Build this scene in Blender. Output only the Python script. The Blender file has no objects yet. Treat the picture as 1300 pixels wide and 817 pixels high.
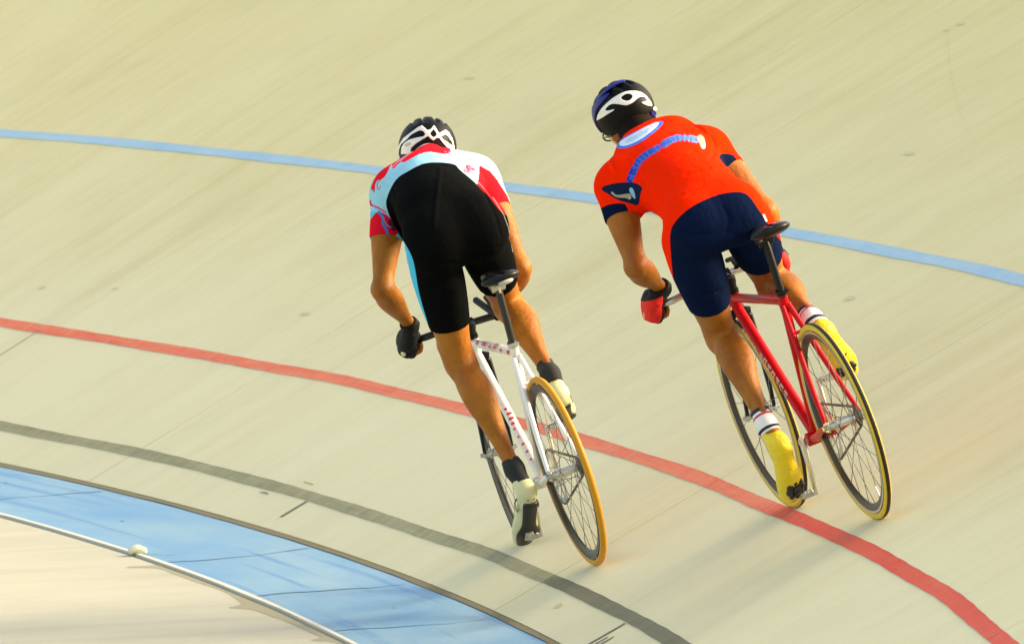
import bpy, math, random
import numpy as np
from mathutils import Vector, Matrix
random.seed(7)
R = math.radians
scene = bpy.context.scene
COL = scene.collection

# ------------------------------------------------------------------ camera
CAM_H = 3.789                      # lens height above the inner edge of the track
PITCH, ROLL, FPX = 0.07487, -0.01644, 14174.0
f_ = Vector((0, math.cos(PITCH), -math.sin(PITCH)))
r0, u0 = Vector((1, 0, 0)), Vector((0, math.sin(PITCH), math.cos(PITCH)))
r_ = math.cos(ROLL)*r0 + math.sin(ROLL)*u0
u_ = -math.sin(ROLL)*r0 + math.cos(ROLL)*u0
cd = bpy.data.cameras.new('camera')
cd.sensor_width = 36.0
cd.lens = FPX/1300.0*36.0
cd.clip_start, cd.clip_end = 1.0, 1000.0
cam = bpy.data.objects.new('camera', cd)
COL.objects.link(cam)
M = Matrix((( r_.x, u_.x, -f_.x), (r_.y, u_.y, -f_.y), (r_.z, u_.z, -f_.z))).to_4x4()
M.translation = Vector((0, 0, CAM_H))
cam.matrix_world = M
scene.camera = cam
cd.dof.use_dof = True
cd.dof.focus_distance = 36.8
cd.dof.aperture_fstop = 13.0

# ------------------------------------------------------------------ light
SUN_EL, SUN_AZ = 26.5, 82.0        # azimuth measured clockwise from +Y (the view direction)
SUN_E, SUN_ANG, SKY_E, EXPO = 2.1, 22.0, 0.15, 1.90
w = bpy.data.worlds.new('World')
scene.world = w
w.use_nodes = True
nt = w.node_tree
sky = nt.nodes.new('ShaderNodeTexSky')
sky.sky_type = 'NISHITA'
sky.sun_disc = False
sky.sun_elevation = R(SUN_EL)
sky.sun_rotation = R(SUN_AZ)
sky.air_density, sky.dust_density, sky.ozone_density = 1.0, 4.0, 0.6
bg = nt.nodes['Background']
bg.inputs['Strength'].default_value = SKY_E
wm = nt.nodes.new('ShaderNodeMix'); wm.data_type = 'RGBA'; wm.blend_type = 'MULTIPLY'   # hazy, warm summer air
wm.inputs[0].default_value = 1.0; wm.inputs[7].default_value = (1.0, .853, .70, 1)
nt.links.new(sky.outputs['Color'], wm.inputs[6]); nt.links.new(wm.outputs[2], bg.inputs['Color'])
sd = bpy.data.lights.new('sun', 'SUN')
sd.energy, sd.angle, sd.color = SUN_E, R(SUN_ANG), (1.0, 0.86, 0.58)
sun = bpy.data.objects.new('sun', sd)
COL.objects.link(sun)
sdir = Vector((math.sin(R(SUN_AZ))*math.cos(R(SUN_EL)), math.cos(R(SUN_AZ))*math.cos(R(SUN_EL)), math.sin(R(SUN_EL))))
sun.rotation_euler = sdir.to_track_quat('Z', 'Y').to_euler()
vs = scene.view_settings
vs.view_transform, vs.look, vs.exposure, vs.gamma = 'Standard', 'None', EXPO, 1.0

# ------------------------------------------------------------------ object helpers
def tag(o, label=None, cat=None, group=None, kind=None):
    for k, v in (('label', label), ('category', cat), ('group', group), ('kind', kind)):
        if v: o[k] = v
    return o
def link(name, me, m=None, parent=None, smooth=True):
    o = bpy.data.objects.new(name, me)
    COL.objects.link(o)
    if m is not None and len(me.materials) == 0: me.materials.append(m)
    if parent is not None: o.parent = parent
    if len(me.polygons): me.polygons.foreach_set('use_smooth', [bool(smooth)]*len(me.polygons))
    return o
def mesh_of(name, V, F):
    me = bpy.data.meshes.new(name)
    V = np.asarray(V, dtype=np.float32)
    if isinstance(F, np.ndarray):
        n, k = F.shape
        me.vertices.add(len(V)); me.vertices.foreach_set('co', V.ravel())
        me.loops.add(n*k); me.loops.foreach_set('vertex_index', F.ravel().astype(np.int32))
        me.polygons.add(n); me.polygons.foreach_set('loop_start', np.arange(0, n*k, k, dtype=np.int32))
        me.update(calc_edges=True); me.validate()
    else:
        me.from_pydata([tuple(map(float, v)) for v in V], [], F)
        me.update()
    return me
def empty(name, mw):
    o = bpy.data.objects.new(name, None)
    o.empty_display_size = .1
    COL.objects.link(o)
    o.matrix_world = mw
    return o

class MB:
    """collects simple solids into one mesh"""
    def __init__(s): s.V, s.F = [], []
    def add(s, V, F):
        n = len(s.V)
        s.V += [tuple(v) for v in V]; s.F += [tuple(i+n for i in f) for f in F]
        return s
    def tube(s, pts, rad, n=14, closed=False, cap=True, rb=None, side=None):
        """sweep an ellipse (rad across, rb along side) down a polyline"""
        P = [np.array(p, float) for p in pts]; m = len(P)
        rr = rad if hasattr(rad, '__len__') else [rad]*m
        rbs = rr if rb is None else (rb if hasattr(rb, '__len__') else [rb]*m)
        V, F = [], []; e = None
        for i in range(m):
            if closed: t = P[(i+1) % m]-P[i-1]
            else: t = P[min(i+1, m-1)]-P[max(i-1, 0)]
            t = t/np.linalg.norm(t)
            if side is not None: e = np.array(side, float)
            elif e is None: e = np.array((0, 0, 1.)) if abs(t[2]) < .8 else np.array((1., 0, 0))
            e = e-t*(e@t); e = e/np.linalg.norm(e); b = np.cross(t, e)
            for k in range(n):
                a = 2*math.pi*k/n
                V.append(P[i]+e*math.cos(a)*rbs[i]+b*math.sin(a)*rr[i])
        for i in range(m if closed else m-1):
            j = (i+1) % m
            for k in range(n):
                k2 = (k+1) % n
                F.append((i*n+k, i*n+k2, j*n+k2, j*n+k))
        if not closed and cap:
            F.append(tuple(range(n))[::-1]); F.append(tuple((m-1)*n+k for k in range(n)))
        return s.add(V, F)
    def ring(s, prof, c, n=96, y0=0):
        """revolve profile [(radius, y)] (closed loop) about the y axis through c"""
        m = len(prof); V, F = [], []
        for i in range(n):
            a = 2*math.pi*i/n
            for (r, y) in prof: V.append((c[0]+r*math.cos(a), c[1]+y+y0, c[2]+r*math.sin(a)))
        for i in range(n):
            j = (i+1) % n
            for k in range(m):
                k2 = (k+1) % m
                F.append((i*m+k, i*m+k2, j*m+k2, j*m+k))
        return s.add(V, F)
    def cyl(s, a, b, r, n=16, r2=None): return s.tube([a, b], [r, r if r2 is None else r2], n)
    def box(s, c, h, ax=None):
        ax = np.eye(3) if ax is None else np.array(ax, float)
        V = [np.array(c)+ax[0]*h[0]*i+ax[1]*h[1]*j+ax[2]*h[2]*k for i in (-1, 1) for j in (-1, 1) for k in (-1, 1)]
        return s.add(V, [(0,1,3,2),(4,6,7,5),(0,4,5,1),(2,3,7,6),(0,2,6,4),(1,5,7,3)])
    def build(s, name, m, parent=None, smooth=True, bevel=0, fix=None):
        V = np.array(s.V)
        if fix is not None: V = fix(V)
        me = mesh_of(name, V, s.F)
        import bmesh
        bm = bmesh.new(); bm.from_mesh(me); bmesh.ops.recalc_face_normals(bm, faces=bm.faces); bm.to_mesh(me); bm.free()
        o = link(name, me, m, parent, smooth)
        if smooth: me.set_sharp_from_angle(angle=R(40))
        if bevel:
            b = o.modifiers.new('bevel', 'BEVEL'); b.width = bevel; b.segments = 2; b.limit_method = 'ANGLE'
        return o

# ------------------------------------------------------------------ materials
def mat(name, col, rough=.5, metal=0, spec=.5, sub=0, coat=0, sheen=0):
    m = bpy.data.materials.new(name); m.use_nodes = True
    b = m.node_tree.nodes['Principled BSDF']
    b.inputs['Base Color'].default_value = (*col, 1)
    b.inputs['Roughness'].default_value = rough
    b.inputs['Metallic'].default_value = metal
    b.inputs['Specular IOR Level'].default_value = spec
    b.inputs['Coat Weight'].default_value = coat
    b.inputs['Sheen Weight'].default_value = sheen
    if sub:
        b.inputs['Subsurface Weight'].default_value = sub
        b.inputs['Subsurface Radius'].default_value = (.012, .004, .002)
        b.inputs['Subsurface Scale'].default_value = 1.0
    return m
def N(m, t, **kw):
    n = m.node_tree.nodes.new(t)
    for k, v in kw.items(): setattr(n, k, v)
    return n
def L(m, a, b): m.node_tree.links.new(a, b)
def coords(m, scale, src='Object'):
    tc = N(m, 'ShaderNodeTexCoord'); mp = N(m, 'ShaderNodeMapping')
    mp.inputs['Scale'].default_value = scale
    L(m, tc.outputs[src], mp.inputs['Vector'])
    return mp.outputs['Vector']
def noise(m, vec, scale, detail=4, rough=.55):
    n = N(m, 'ShaderNodeTexNoise'); n.inputs['Scale'].default_value = scale
    n.inputs['Detail'].default_value = detail; n.inputs['Roughness'].default_value = rough
    L(m, vec, n.inputs['Vector'])
    return n.outputs['Fac']
def ramp(m, fac, stops):
    r = N(m, 'ShaderNodeValToRGB'); e = r.color_ramp.elements
    while len(e) < len(stops): e.new(.5)
    for i, (p, c) in enumerate(stops):
        e[i].position = p; e[i].color = (*c, 1) if len(c) == 3 else c
    L(m, fac, r.inputs['Fac'])
    return r.outputs['Color']
def mix(m, fac, a, b, mode='MIX'):
    n = N(m, 'ShaderNodeMix', data_type='RGBA', blend_type=mode)
    if isinstance(fac, float): n.inputs['Factor'].default_value = fac
    else: L(m, fac, n.inputs['Factor'])
    for s, v in (('A', a), ('B', b)):
        i = [x for x in n.inputs if x.name == s and x.type == 'RGBA'][0]
        if isinstance(v, tuple): i.default_value = (*v, 1)
        else: L(m, v, i)
    return [x for x in n.outputs if x.type == 'RGBA'][0]
def bump(m, h, strength=.2, dist=.002):
    b = N(m, 'ShaderNodeBump'); b.inputs['Strength'].default_value = strength; b.inputs['Distance'].default_value = dist
    L(m, h, b.inputs['Height'])
    L(m, b.outputs['Normal'], m.node_tree.nodes['Principled BSDF'].inputs['Normal'])
def base(m, c): L(m, c, m.node_tree.nodes['Principled BSDF'].inputs['Base Color'])

def concrete(name, lo, mid, hi, streak=1.0, dark=None, seed=0.0):
    """surface uv = (metres along the track, metres up the bank); brushed up the bank"""
    m = mat(name, mid, .88, spec=.25)
    tc = N(m, 'ShaderNodeTexCoord')
    def mp(sx, sy, off=0.0):
        q = N(m, 'ShaderNodeMapping'); q.inputs['Scale'].default_value = (sx, sy, 1); q.inputs['Location'].default_value = (off+seed, off*.7, off)
        L(m, tc.outputs['UV'], q.inputs['Vector']); return q.outputs['Vector']
    broad = noise(m, mp(.9, .35), 1.0, 4, .6)
    st = noise(m, mp(5.5, .33, 3.1), 1.0, 5, .62)
    fine = noise(m, mp(60, 2.2, 7.7), 1.0, 4, .6)
    blot = noise(m, mp(2.2, 1.6, 12.), 1.0, 6, .65)
    grain = noise(m, mp(90, 70, 1.), 1.0, 3, .7)
    c = ramp(m, st, [(.30, lo), (.5, mid), (.72, hi)])
    c = mix(m, ramp(m, broad, [(.38, (0, 0, 0)), (.66, (1, 1, 1))]), c, hi)
    c2 = ramp(m, blot, [(.28, tuple(v*.84 for v in lo)), (.5, mid), (.75, hi)])
    c = mix(m, .30, c, c2)
    c = mix(m, .10*streak, c, ramp(m, fine, [(.3, tuple(v*.55 for v in lo)), (.7, (min(1, hi[0]*1.15), min(1, hi[1]*1.15), min(1, hi[2]*1.15)))]))
    c = mix(m, .10, c, ramp(m, grain, [(.25, tuple(v*.6 for v in lo)), (.75, tuple(min(1, v*1.1) for v in hi))]))
    if not dark is None:     # colour blends paler low on the bank, darker olive towards the top
        sx = N(m, 'ShaderNodeSeparateXYZ'); L(m, tc.outputs['UV'], sx.inputs[0])
        mr = N(m, 'ShaderNodeMapRange'); mr.inputs[1].default_value = 1.4; mr.inputs[2].default_value = 4.2; mr.inputs[4].default_value = .8
        L(m, sx.outputs[1], mr.inputs[0]); c = mix(m, mr.outputs[0], c, mix(m, 1.0, c, dark, 'MULTIPLY'))
        m2 = N(m, 'ShaderNodeMapRange'); m2.inputs[1].default_value = 1.5; m2.inputs[2].default_value = .75; m2.inputs[4].default_value = .30
        L(m, sx.outputs[1], m2.inputs[0]); c = mix(m, m2.outputs[0], c, (.74, .71, .50))
    spots = noise(m, mp(2.3, 2.3, 21.), 1.0, 2, .4)
    c = mix(m, ramp(m, spots, [(.79, (0, 0, 0)), (.83, (.35, .35, .35))]), c, tuple(v*.55 for v in lo))
    base(m, c)
    bump(m, fine, .25, .002)
    return m
M_slab = concrete('brushed_concrete', (.565, .51, .262), (.65, .60, .33), (.70, .66, .40), dark=(.94, .92, .76))
M_apron = concrete('pale_concrete', (.33, .335, .25), (.395, .40, .31), (.44, .445, .36), .5, seed=31.)
M_joint = mat('joint_filler', (.15, .13, .07), .95)
M_edge = mat('gutter_dirt', (.16, .14, .07), .95)
M_ground = mat('infield_grass', (.07, .10, .03), .95)

def paint(name, a, b, worn=None, wear=.5, scale=(1.2, 9), fresh=None):
    m = mat(name, a, .75, spec=.3)
    tc = N(m, 'ShaderNodeTexCoord')
    def mp(sx, sy, off=0.0):
        q = N(m, 'ShaderNodeMapping'); q.inputs['Scale'].default_value = (sx, sy, 1); q.inputs['Location'].default_value = (off, off, off)
        L(m, tc.outputs['UV'], q.inputs['Vector']); return q.outputs['Vector']
    c = ramp(m, noise(m, mp(*scale), 1.0, 4, .6), [(.33, a), (.66, b)])
    if worn:
        g = noise(m, mp(22, 7, 4.), 1.0, 6, .7)
        c = mix(m, ramp(m, g, [(.5-.25*wear, (0, 0, 0)), (.85, (.8, .8, .8))]), c, worn)
        g2 = noise(m, mp(3.5, 60, 9.), 1.0, 4, .6)
        c = mix(m, ramp(m, g2, [(.52, (0, 0, 0)), (.8, (.5, .5, .5))]), c, worn)
    if fresh:      # repainted stretch of the line: s below a given station
        sx = N(m, 'ShaderNodeSeparateXYZ'); L(m, tc.outputs['UV'], sx.inputs[0])
        mr = N(m, 'ShaderNodeMapRange'); mr.inputs[1].default_value = fresh[1]; mr.inputs[2].default_value = fresh[0]
        L(m, sx.outputs[0], mr.inputs[0])
        c = mix(m, mr.outputs[0], c, mix(m, .55, c, fresh[2]))
    base(m, c)
    return m
M_blue = paint('faded_blue_paint', (.26, .46, .62), (.35, .53, .64), (.44, .56, .58), .3)
M_red = paint('faded_red_paint', (.68, .105, .045), (.78, .21, .10), (.66, .36, .2), .22, fresh=(1.0, 1.6, (.60, .018, .018)))
M_grey = paint('worn_black_paint', (.17, .165, .085), (.28, .27, .14), (.44, .41, .23), .8, fresh=(2.40, 2.46, (.085, .08, .055)))
M_tick = mat('tick_paint', (.22, .21, .15), .9)
M_white = paint('white_edge_paint', (.60, .59, .48), (.66, .65, .54), (.45, .43, .33), .1)

def blue_band_mat():
    m = mat('blue_band', (.2, .4, .6), .7, spec=.3)
    tc = N(m, 'ShaderNodeTexCoord')
    def mp(sx, sy, off=0.0):
        q = N(m, 'ShaderNodeMapping'); q.inputs['Scale'].default_value = (sx, sy, 1); q.inputs['Location'].default_value = (off, off, off)
        L(m, tc.outputs['UV'], q.inputs['Vector']); return q.outputs['Vector']
    c = ramp(m, noise(m, mp(.7, 2.2), 1.0, 5, .6), [(.3, (.115, .27, .46)), (.5, (.165, .32, .46)), (.7, (.225, .37, .46))])
    s1 = noise(m, mp(.45, 16, 5.), 1.0, 3, .5)
    c = mix(m, ramp(m, s1, [(.57, (0, 0, 0)), (.66, (.6, .6, .6))]), c, (.07, .20, .42))
    s2 = noise(m, mp(14, 10, 8.), 1.0, 6, .7)
    c = mix(m, ramp(m, s2, [(.55, (0, 0, 0)), (.8, (.6, .6, .6))]), c, (.26, .35, .38))
    base(m, c)
    return m
M_band = blue_band_mat()
M_scuff = mat('panel_crack', (.13, .265, .40), .9)

# ------------------------------------------------------------------ track geometry
S = np.linspace(-14, 60, 3701)
A = .14358 + .02745*S + .5*.00056*np.minimum(S, 30)**2
_ds = S[1]-S[0]
X = np.cumsum(-np.sin(A))*_ds; Y = np.cumsum(np.cos(A))*_ds
_i0 = np.argmin(abs(S)); X -= X[_i0]-.34354; Y -= Y[_i0]-math.exp(3.55735)
BANK = .48668
def track(s, rho, h=0.0, bank=BANK):
    """point at s metres along, rho metres out from the inner edge, h above the surface"""
    s = np.asarray(s, float); rho = np.asarray(rho, float)
    x, y, a = np.interp(s, S, X), np.interp(s, S, Y), np.interp(s, S, A)
    rad = rho*math.cos(bank)-h*math.sin(bank)
    return np.stack([x+rad*np.cos(a), y+rad*np.sin(a), rho*math.sin(bank)+h*math.cos(bank)+0*s], -1)

def sheet(name, ss, rr, m, parent=None, h=0.0, bank=BANK, thick=0.0, edge=None, zoff=0.0):
    """grid sheet over ss x rr (rr may be list of callables of s)"""
    ss = np.asarray(ss, float); ns = len(ss); nr = len(rr)
    RR = np.stack([r(ss) if callable(r) else np.full(ns, float(r)) for r in rr], 1)
    SS = np.repeat(ss[:, None], nr, 1)
    P = track(SS, RR, h, bank); P[..., 2] += zoff
    V = P.reshape(-1, 3); UV = np.stack([SS, RR], -1).reshape(-1, 2)
    idx = np.arange(ns*nr).reshape(ns, nr)
    F = np.stack([idx[:-1, :-1], idx[:-1, 1:], idx[1:, 1:], idx[1:, :-1]], -1).reshape(-1, 4)
    if thick:
        b = np.concatenate([idx[:, 0], idx[-1, 1:], idx[::-1, -1][1:], idx[0, ::-1][1:-1]])
        B = track(SS.reshape(-1)[b], RR.reshape(-1)[b], h-thick, bank); B[:, 2] += zoff
        n0 = len(V); nb = len(b); V = np.concatenate([V, V[b], B]); UV = np.concatenate([UV, UV[b], UV[b]])
        k = np.arange(nb); k2 = (k+1) % nb
        F = np.concatenate([F, np.stack([n0+k, n0+k2, n0+nb+k2, n0+nb+k], -1)])
    me = mesh_of(name, V, F.astype(np.int32))
    uv = me.uv_layers.new(name='UVMap')
    li = np.zeros(len(me.loops), np.int32); me.loops.foreach_get('vertex_index', li)
    uv.data.foreach_set('uv', UV[li].astype(np.float32).ravel())
    o = link(name, me, m, parent, smooth=True)
    return o

I4 = Matrix.Identity(4)
trk = tag(empty('banked_track', I4), kind='structure', label='banked concrete cycling track of broad brushed slabs')
sub = sheet('joint_bed', np.arange(-9, 58, .5), [0, 2, 4, 6, 7.3], M_joint, trk, h=-.012)
JOINTS = [-8.04, -2.64, 2.43, 7.83, 13.54, 19.0, 24.4, 29.8, 35.2, 40.6, 46.0, 51.4, 56.8]
for a, b in zip(JOINTS[:-1], JOINTS[1:]):
    o = sheet('slab', np.linspace(a+.0028, b-.0028, 28), [.012, .5, 1, 2, 3, 4, 5, 6, 7.2], M_slab, trk, thick=.03)

def band(name, centre, width, wob, seed, m, h=.0012, s0=-8, s1=56, wwob=.004):
    rs = np.random.RandomState(seed)
    ph = rs.rand(8)*6.28
    def c(s): return centre + wob*(np.sin(s*1.55+ph[0])*.5+np.sin(s*2.9+ph[1])*.3+np.sin(s*.8+ph[2])*.5)
    def lo(s): return c(s)-width/2+wwob*.5*np.sin(s*5.1+ph[3])+wwob*.25*np.sin(s*19+ph[4])
    def hi(s): return c(s)+width/2+wwob*.5*np.sin(s*4.3+ph[5])+wwob*.25*np.sin(s*23+ph[6])
    objs = []
    edges = [s0]+[j for j in JOINTS if s0 < j < s1]+[s1]
    for a, b in zip(edges[:-1], edges[1:]):
        objs.append(sheet(name, np.append(np.arange(a+.0022, b-.01, .08), b-.0022), [lo, lambda s: (lo(s)+hi(s))/2, hi], m, trk, h=h))
    return objs
band('blue_line', 2.212, .058, .006, 1, M_blue)
band('red_line', .8755, .058, .007, 2, M_red)
band('black_line', .2275, .054, .006, 3, M_grey)

# stray rubber marks and stains on the slabs
M_mark = mat('rubber_mark', (.54, .495, .285), .9)
MARKS = [(3.97, 1.92, 0.1, 0.03), (9.95, 2.92, 0.09, 0.02), (8.28, 1.23, 0.09, 0.025), (10.71, 1.14, 0.06, 0.02), (5.5, 2.78, 0.1, 0.025), (1.92, 0.14, 0.07, 0.03), (6.8, 3.63, 0.07, 0.02), (6.84, 3.58, 0.05, 0.015), (10.12, 1.2, 0.05, 0.012)]
HAIR = ([6.823, 6.736, 6.65, 6.564, 6.478, 6.392, 6.311, 6.231, 6.15, 6.069, 5.989, 5.901, 5.812, 5.724, 5.636, 5.548, 5.47, 5.392, 5.314, 5.236, 5.158, 5.126, 5.094, 5.062, 5.03, 4.998], [3.572, 3.531, 3.491, 3.451, 3.41, 3.37, 3.336, 3.302, 3.268, 3.234, 3.2, 3.168, 3.135, 3.103, 3.071, 3.039, 3.015, 2.99, 2.966, 2.942, 2.918, 2.91, 2.901, 2.893, 2.885, 2.877])
for s0, r0, ln, wd in MARKS:
    sheet('stain', np.linspace(s0-ln/2, s0+ln/2, 6), [lambda s: r0-wd/2*np.sqrt(np.maximum(1-((s-s0)/ln*2)**2, .02)), lambda s: r0+wd/2*np.sqrt(np.maximum(1-((s-s0)/ln*2)**2, .02))], M_mark, trk, h=.0012)
hs, hr = HAIR
A_ = track(np.array(hs)-.0011, hr, .0012); B_ = track(np.array(hs)+.0011, hr, .0012); kk = np.arange(len(hs)-1); n = len(hs)
link('hairline_crack', mesh_of('hairline_crack', np.concatenate([A_, B_]), np.stack([kk, kk+n, kk+n+1, kk+1], -1).astype(np.int32)), M_mark, trk)

# inner blue band, its white kerb strip and the pale apron
def wobble(c, amp, seed, lo=.7, hi=6):
    rs = np.random.RandomState(seed); fr = rs.uniform(lo, hi, 6); ph = rs.rand(6)*6.28; am = rs.rand(6)
    return lambda s: c+amp*sum(a*np.sin(f*s+p) for a, f, p in zip(am, fr, ph))/3
CB = R(4.0)
sheet('gutter', np.arange(-9, 58, .1), [wobble(-.016, .009, 5, 1, 9), wobble(.012, .006, 6, 1, 9)], M_edge, trk, h=.0015, bank=R(15))
BW = .565
bandp = sheet('blue_band', np.arange(-9, 58, .15), [-BW, -.35, wobble(-.010, .008, 5, 1, 9)], M_band, None, bank=CB, zoff=-.004)
tag(bandp, kind='structure', label='light blue painted band inside the track')
def apz(s, r): return r
apron = sheet('apron', np.arange(-9, 58, .5), [-9, -6, -3, -2, -1.4, -BW-.02], M_apron, None, bank=R(.6), zoff=-BW*math.sin(CB)+BW*math.sin(R(.6))-.006)
tag(apron, kind='structure', label='pale concrete apron')
strip = sheet('white_edge_strip', np.arange(-9, 58, .15), [wobble(-BW-.010, .003, 8), wobble(-BW+.008, .002, 9)], M_white, None, h=.004, bank=CB, zoff=.0, thick=.014)
tag(strip, kind='structure', label='thin raised white strip along the blue band')
M_stain = mat('olive_stain', (.26, .25, .16), .9)
st = sheet('stain', np.arange(-6, 5.02, .04), [lambda s: -BW-.045-.035*np.abs(np.sin(s*1.37+.4))**3-.008*np.sin(s*6)-.10*np.exp(-((s-4.97)/.05)**2)-.07*np.exp(-((s-3.38)/.06)**2)-.06*np.exp(-((s-2.18)/.05)**2), -BW-.014], M_stain, apron, h=.0006, bank=R(.6), zoff=-BW*math.sin(CB)+BW*math.sin(R(.6))-.006)

# grass infield far inside, outer walkway and wall above the bank (outside the picture)
gm = MB(); gm.add([(-400, -200, -.25), (400, -200, -.25), (400, 600, -.25), (-400, 600, -.25)], [(0, 1, 2, 3)])
tag(gm.build('ground', M_ground, None, smooth=False), kind='structure', label='grass infield')
ZT = 10.4*math.sin(BANK)
# painted ticks between black line and inner edge
def tick(s, r0, r1, wdt):
    return sheet('tick_mark', [s-wdt/2, s+wdt/2], [r0, (r0+r1)/2, r1], M_tick, trk, h=.0026)
tick(5.70, .085, .200, .026)
tick(1.03, .025, .196, .024)
tick(.97, .070, .118, .018); tick(.92, .080, .130, .018); tick(10.20, .50, .86, .006)
ts = sheet('tick_mark', np.arange(6.12, 6.25, .02), [lambda s: .178+.0*s, lambda s: .178+.009*np.sin((s-6.12)/.12*3.14)+.001], M_tick, trk, h=.0026)
ts = sheet('tick_mark', np.arange(5.88, 6.0, .02), [.288, .292], M_tick, trk, h=.0026)
# hairline joints and cracks across the blue band
rs = np.random.RandomState(9)
for s0, ra, rb, wd in ((12.9, -.5, -.02, .010), (10.3, -.55, -.02, .012), (9.0, -.3, -.02, .008), (7.62, -.56, -.04, .022), (5.02, -.56, -.03, .020), (5.33, -.555, -.45, .016), (3.64, -.54, -.05, .026), (2.36, -.55, -.04, .016), (1.25, -.55, -.04, .012), (-.2, -.55, -.04, .012)):
    rr = np.linspace(ra, rb, 24); t = (rr-ra)/(rb-ra)
    cs = s0+.07*np.sin(t*3.1+rs.rand()*3)-.02*t+.008*np.sin(t*17+rs.rand()*6)
    wdt = wd*(.35+.65*np.abs(np.sin(t*2.6+rs.rand()*2)))
    A_ = track(cs-wdt/2, rr, .002, CB); B_ = track(cs+wdt/2, rr, .002, CB)
    V = np.concatenate([A_, B_]); V[:, 2] -= .004; k = np.arange(23)
    link('crack', mesh_of('crack', V, np.stack([k, k+1, k+25, k+24], -1).astype(np.int32)), M_scuff, bandp)
for s0, r0 in ((2.90, -.24), (6.5, -.30), (8.2, -.2)):
    sheet('scuff', np.linspace(s0-.02, s0+.02, 4), [r0, r0+.010], M_scuff, bandp, h=.002, bank=CB, zoff=-.004)

# ------------------------------------------------------------------ signed distance toolkit
def ss(a): return np.asarray(a, np.float32)
def smin(a, b, k):
    h = np.maximum(k-np.abs(a-b), 0)/k
    return np.minimum(a, b)-h*h*k*.25
class Sweep:
    """tapered elliptical limb along a spline. keys: (x,y,z, rx, ry); rx lies along `side`, ry across it"""
    def __init__(s, keys, side=(0, 1, 0), sub=5, cut=None, cap=1.0):
        K = np.array(keys, float); n = len(K); Q = []
        for i in range(n-1):
            p0, p1, p2, p3 = K[max(i-1, 0)], K[i], K[i+1], K[min(i+2, n-1)]
            for j in range(sub):
                t = j/sub
                Q.append(.5*((2*p1)+(p2-p0)*t+(2*p0-5*p1+4*p2-p3)*t*t+(3*p1-p0-3*p2+p3)*t**3))
        Q.append(K[-1]); s.Q = np.array(Q); s.side = np.array(side, float); s.cut = cut or []; s.cap = cap
        m = s.Q[:, 3:].max()
        s.lo = (s.Q[:, :3]-s.Q[:, 3:].max(1)[:, None]).min(0); s.hi = (s.Q[:, :3]+s.Q[:, 3:].max(1)[:, None]).max(0)
    def __call__(s, P):
        out = None
        for a, b in zip(s.Q[:-1], s.Q[1:]):
            d = b[:3]-a[:3]; l = max(np.linalg.norm(d), 1e-6); t = d/l
            e = s.side-t*(s.side@t); e = e/np.linalg.norm(e); g = np.cross(t, e)
            w_ = P-a[:3].astype(np.float32)
            z = w_@ss(t); tt = np.clip(z/l, 0, 1)
            rx = a[3]+(b[3]-a[3])*tt; ry = a[4]+(b[4]-a[4])*tt
            zz = z-tt*l; x = w_@ss(e); y = w_@ss(g); mn = np.minimum(rx, ry)
            q = np.sqrt((x/rx)**2+(y/ry)**2+(zz/(mn*s.cap))**2)
            v = (q-1)*mn
            out = v if out is None else np.minimum(out, v)
        for (p, n_) in s.cut: out = np.maximum(out, (P-ss(p))@ss(n_))
        return out
class Ell:
    def __init__(s, c, r, ax=None, cut=None):
        s.c = ss(c); s.r = ss(r); s.ax = ss(np.eye(3) if ax is None else ax); m = max(r); s.cut = cut or []
        s.lo = np.array(c)-m; s.hi = np.array(c)+m
    def __call__(s, P):
        q = (P-s.c)@s.ax.T
        k0 = np.sqrt(((q/s.r)**2).sum(-1)); k1 = np.sqrt(((q/(s.r*s.r))**2).sum(-1))+1e-6
        v = k0*(k0-1)/k1
        for (p, n_) in s.cut: v = np.maximum(v, (P-ss(p))@ss(n_))
        return v
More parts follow.
